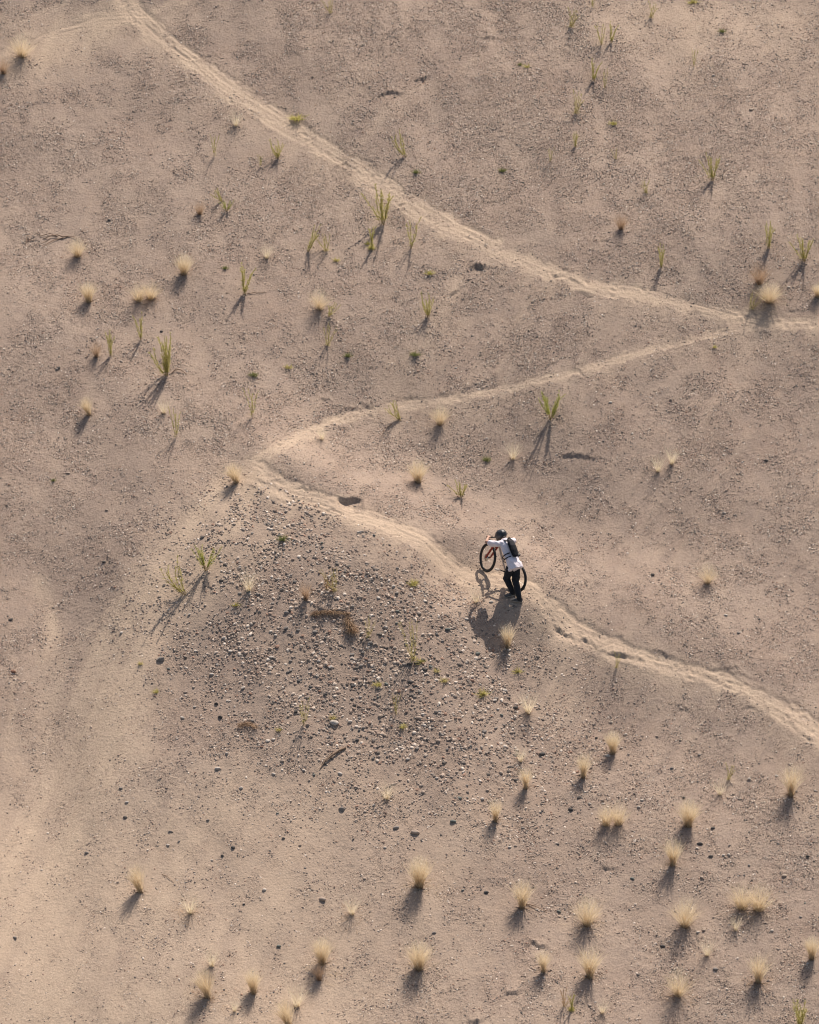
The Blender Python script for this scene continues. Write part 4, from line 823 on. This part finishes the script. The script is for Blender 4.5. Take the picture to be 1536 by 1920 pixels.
class Blob:
    def __init__(s): s.V = []; s.F = []
    def chain(s, pts, ax=None, step=.30):
        """pts: (pos, (rx, ry, rz)) interpolated as overlapping ellipsoids"""
        for (a, ra), (b, rb) in zip(pts[:-1], pts[1:]):
            ra = (ra,)*3 if isinstance(ra, (int, float)) else ra; rb = (rb,)*3 if isinstance(rb, (int, float)) else rb
            n = max(2, int((b-a).length/(min(min(ra), min(rb))*step))); n = min(n, 60)
            A = ax or (Vector((1, 0, 0)), Vector((0, 1, 0)), Vector((0, 0, 1)))
            for i in range(n+1):
                t = i/n; ball(s.V, s.F, a.lerp(b, t), A, [ra[k]+(rb[k]-ra[k])*t for k in range(3)])
    def build(s, name, mat, parent, vox=.010, smooth=3, wr=0, wf=14):
        me = bpy.data.meshes.new('tmp'); me.from_pydata([tuple(v) for v in s.V], [], s.F); o = bpy.data.objects.new('tmp', me); col.objects.link(o)
        r = o.modifiers.new('r', 'REMESH'); r.mode = 'VOXEL'; r.voxel_size = vox
        sm = o.modifiers.new('s', 'SMOOTH'); sm.iterations = smooth; sm.factor = .5
        dg = bpy.context.evaluated_depsgraph_get(); me2 = bpy.data.meshes.new_from_object(o.evaluated_get(dg)); bpy.data.objects.remove(o)
        if wr:
            co = np.empty(len(me2.vertices)*3, dtype=np.float32); me2.vertices.foreach_get('co', co); co = co.reshape(-1, 3); no = np.empty(len(co)*3, dtype=np.float32)
            me2.vertices.foreach_get('normal', no); no = no.reshape(-1, 3)
            d = fbm((co[:, 0]+co[:, 1])*wf*.6+9, (co[:, 2]*1.0+co[:, 0]*.4)*wf, 303, 3); co = co+no*(d[:, None]*wr); me2.vertices.foreach_set('co', co.astype(np.float32).ravel())
        me2.name = name; me2.polygons.foreach_set('use_smooth', np.ones(len(me2.polygons), dtype=bool)); me2.materials.clear()
        o = link(name, me2, mat, parent); return o
SKIN = simple('skin', (.47, .28, .205), .65, 0, .08, 20); SHIRT = simple('lavender_white_cotton', (.82, .77, .82), .95, 0, .05, 12); PANT = simple('black_cloth', (.012, .016, .024), .9, 0, .3, 15)
HELM = simple('helmet_shell', (.022, .028, .036), .45, 0, .3, 12); HAIR = simple('dark_hair', (.04, .03, .025), .7, 0, .3, 30); SHOE = simple('shoe_canvas', (.09, .09, .095), .8, 0, .2, 25); SOLE = simple('shoe_sole', (.42, .36, .30), .8)
PACK = simple('pack_nylon', (.008, .009, .013), .95, 0, .35, 10, .3); PACK2 = simple('pack_panel', (.045, .042, .048), .9, 0, .2, 12); STRAP = simple('black_webbing', (.012, .012, .014), .7)
V3 = Vector
hup = (head-neck).normalized(); hup = (upv*.75+heading*.45).normalized(); hf = (heading*.8-upv*.6); hf = (hf-hup*hf.dot(hup)).normalized(); hr = hf.cross(hup).normalized()
body = Blob(); HX = (hr, hf, hup)
body.chain([(head+hup*.03-hf*.01, (.073, .090, .095)), (head-hup*.03+hf*.02, (.066, .078, .085))], HX)
body.chain([(head-hup*.07+hf*.045, (.045, .045, .04)), (head-hup*.08+hf*.05, (.04, .045, .035))], HX)          # jaw
body.chain([(head-hup*.01+hf*.095, .012), (head-hup*.035+hf*.108, .014)])                                     # nose
for s in (-1, 1): body.chain([(head-hup*.005+hr*(.075*s)-hf*.005, (.008, .016, .028)), (head-hup*.015+hr*(.077*s)-hf*.005, (.008, .014, .02))], HX)   # ears
body.chain([(neck, .058), (head-hup*.06-hf*.01, .055)])
TX = (tR, tB, tdir)
body.chain([(pelvis, (.15, .10, .09)), (pelvis.lerp(chest, .4), (.135, .09, .09)), (chest-tdir*.05, (.165, .105, .10)), (neck, (.07, .06, .05))], TX)
for sh, el, gr, s in ((shL, elL, gripL, -1), (shR, elR, gripR, 1)):
    fd = (gr-el).normalized(); wrist = gr-fd*.075+upv*.025
    body.chain([(chest+tR*(.08*s), .06), (sh, .055), (el, .042)]); body.chain([(el, .042), (el.lerp(wrist, .35), .041), (wrist, .026)])
    # hand: palm on top of the grip, four bent fingers over it and a thumb underneath from the side
    ga = ((BM @ (STEER @ V3((.853, .42*(-s), 1.046))))-(BM @ (STEER @ V3((.868, .285*(-s), 1.041))))).normalized()      # outwards along the grip
    fw = (fd-ga*fd.dot(ga)).normalized(); nu = fw.cross(ga); nu = nu if nu.z > 0 else -nu
    body.chain([(wrist, (.028, .024, .020)), (gr+nu*.024-fw*.01, (.040, .034, .016))], (ga, fw, nu))
    for j, (off, ln) in enumerate([(-.034, 1.0), (-.012, 1.1), (.011, 1.02), (.033, .82)]):
        k0 = gr+ga*off+nu*.026+fw*.012; k1 = k0+fw*.030*ln-nu*.012; k2 = k1-nu*.028*ln+fw*.002; k3 = k2-fw*.022*ln-nu*.006
        body.chain([(k0, .0105), (k1, .0098), (k2, .009), (k3, .008)])
    t0 = gr-ga*.040+nu*.010-fw*.015; t1 = gr-ga*.048-nu*.012+fw*.004; t2 = gr-ga*.034-nu*.026+fw*.018; body.chain([(t0, .013), (t1, .011), (t2, .009)])
for hp, kn, an in ((hipL, kneeL, ankL), (hipR, kneeR, ankR)):
    body.chain([(pelvis, .09), (hp-upv*.02, .088), (kn, .052)]); body.chain([(kn, .052), (kn.lerp(an, .3)-heading*.015, .052), (an, .033)])
person = body.build('person', SKIN, None, .0055, 2)
tag(person, 'rider in loose white t-shirt, black trousers and dark helmet bent forward pushing a mountain bike', 'person')
sh = Blob()
hem = pelvis-tdir*.10-upv*.02
sh.chain([(hem+tB*.01, (.205, .150, .020)), (pelvis+tdir*.06+tB*.012, (.188, .140, .05)), (pelvis.lerp(chest, .45)+tR*.02-tB*.010, (.175, .120, .07)), (chest-tdir*.07, (.185, .125, .07)), (chest+tdir*.0, (.165, .10, .06)), (neck, (.075, .065, .02))], TX)
for s_, el, s in ((shL, elL, -1), (shR, elR, 1)):
    sh.chain([(chest+tR*(.09*s), .078), (s_, .078), (s_.lerp(el, .40)-upv*.012, .078), (s_.lerp(el, .66)-upv*.02, .078)], None)
# the shirt tail hangs open at the right hip
sh.chain([(pelvis+tdir*.02+tR*.05+tB*.02, (.17, .13, .04)), (hem+tR*.05+tB*.02+tdir*.01, (.175, .135, .02))], TX)
shirt = sh.build('t_shirt', SHIRT, person, .009, 2, .022, 9)
pt = Blob()
pt.chain([(pelvis-tdir*.02, (.165, .118, .07)), (pelvis-upv*.06, (.165, .118, .07))], (right, heading, upv))
for hp, kn, an in ((hipL, kneeL, ankL), (hipR, kneeR, ankR)):
    pt.chain([(hp-upv*.02, .114), (hp.lerp(kn, .55), .098), (kn, .084)]); pt.chain([(kn, .084), (kn.lerp(an, .4)-heading*.012, .078), (an+upv*.01, .068)])
pt.build('trousers', PANT, person, .009, 2, .018, 10)
hl = Blob(); hc = head+hup*.045-hf*.005-hr*.02
hl.chain([(hc, (.142, .180, .125)), (hc+hup*.016-hf*.01, (.136, .170, .122))], HX)
hl.chain([(hc-hup*.05+hf*.05, (.115, .12, .07)), (hc-hup*.09+hf*.11, (.085, .07, .045))], HX)
hl.chain([(hc-hup*.035-hf*.07, (.075, .05, .055)), (hc-hup*.02-hf*.05, (.085, .06, .06))], HX)
hel = hl.build('helmet', HELM, person, .010, 1)
vn = Blob()
for k in (-2, -1, 0, 1, 2): vn.chain([(hc+hr*(.032*k)+hf*.08+hup*(.108-.007*abs(k)), (.008, .02, .010)), (hc+hr*(.034*k)-hf*.06+hup*(.118-.009*abs(k)), (.008, .03, .010))], HX)
vn.build('helmet_rib', simple('helmet_rib', (.16, .18, .20), .35), hel, .006, 1)
vz = Blob(); vz.chain([(hc+hf*.165+hup*.02, (.078, .02, .010)), (hc+hf*.225+hup*.005, (.06, .02, .006))], HX); vz.build('visor', HELM, hel, .006, 1)
hh = Blob(); hh.chain([(head-hup*.03-hf*.055, (.060, .035, .045)), (neck+tB*.03+hup*.03, (.045, .02, .03))], HX); hh.build('hair', HAIR, person, .008, 1)
for an, ft, nm in ((ankL, FB, 0), (ankR, FA, 1)):
    fx = (heading*.75-right*.66).normalized() if nm else (heading*.55-right*.8).normalized(); fr = fx.cross(upv).normalized(); g = V3(ft)
    def gp(d, z): q = g+fx*d; return V3((q.x, q.y, zat(q.x, q.y)+z))
    b = Blob(); b.chain([(gp(-.05, .055), (.040, .05, .045)), (gp(.06, .050), (.045, .05, .038)), (gp(.16, .040), (.045, .05, .026))], (fr, fx, upv)); b.chain([(an, .045), (gp(-.03, .07), .045)])
    so_ = b.build('shoe', SHOE, person, .008, 1)
    b = Blob(); b.chain([(gp(-.06, .014), (.042, .045, .014)), (gp(.06, .014), (.046, .05, .014)), (gp(.17, .014), (.045, .045, .014))], (fr, fx, upv)); b.build('sole', SOLE, so_, .007, 1); b = Blob(); b.chain([(gp(.13, .045), (.044, .04, .026)), (gp(.17, .038), (.042, .045, .024))], (fr, fx, upv)); b.build('toe_cap', SOLE, so_, .007, 1)
# back pack
pk = bpy.data.objects.new('backpack', None); col.objects.link(pk); pc = pelvis.lerp(chest, .68)+tB*.17+tR*.035; pk.location = pc
def PP(a, b, c): return tR*a+tB*b+tdir*c
b = Blob(); b.chain([(PP(0, 0, -.21), (.092, .048, .05)), (PP(0, .010, -.08), (.108, .058, .06)), (PP(0, .010, .10), (.105, .055, .06)), (PP(0, -.005, .18), (.085, .045, .045))], TX)
b.build('bag', PACK, pk, .009, 1, .004, 16)
b = Blob(); b.chain([(PP(0, .046, .04), (.080, .020, .04)), (PP(0, .044, .14), (.074, .020, .04))], TX); b.build('front_pocket', PACK2, pk, .008, 1)
b = Blob(); b.chain([(PP(-.05, -.02, .22), .014), (PP(0, .01, .265), .014), (PP(.05, -.02, .22), .014)]); b.build('top_handle', STRAP, pk, .006, 1)
def wrap(z, s):                                                 # webbing that goes round the flank of the shirt to the belly
    return [(PP(s*.10, -.06, z), 0), (PP(s*.17-.02, -.10, z-.005), 0), (PP(s*.205-.035, -.17, z-.02), 0), (PP(s*.19-.035, -.25, z-.035), 0), (PP(s*.11-.035, -.31, z-.045), 0)]
for s in (-1, 1):
    for z, nm in ((-.11, 'upper_strap'), (-.20, 'hip_strap')):
        b = Blob(); q = [(p, (.010, .010, .016)) for p, _ in wrap(z, s)]; b.chain(q, TX); b.build(nm, STRAP, pk, .006, 1)
    b = Blob(); b.chain([(PP(s*.07, -.03, .20), .018), (PP(s*.10, -.09, .24), .018), (PP(s*.12-.02, -.20, .20), .018)]); b.build('shoulder_strap', STRAP, pk, .007, 1)
tag(pk, 'small dark backpack worn on the back of the rider', 'backpack')
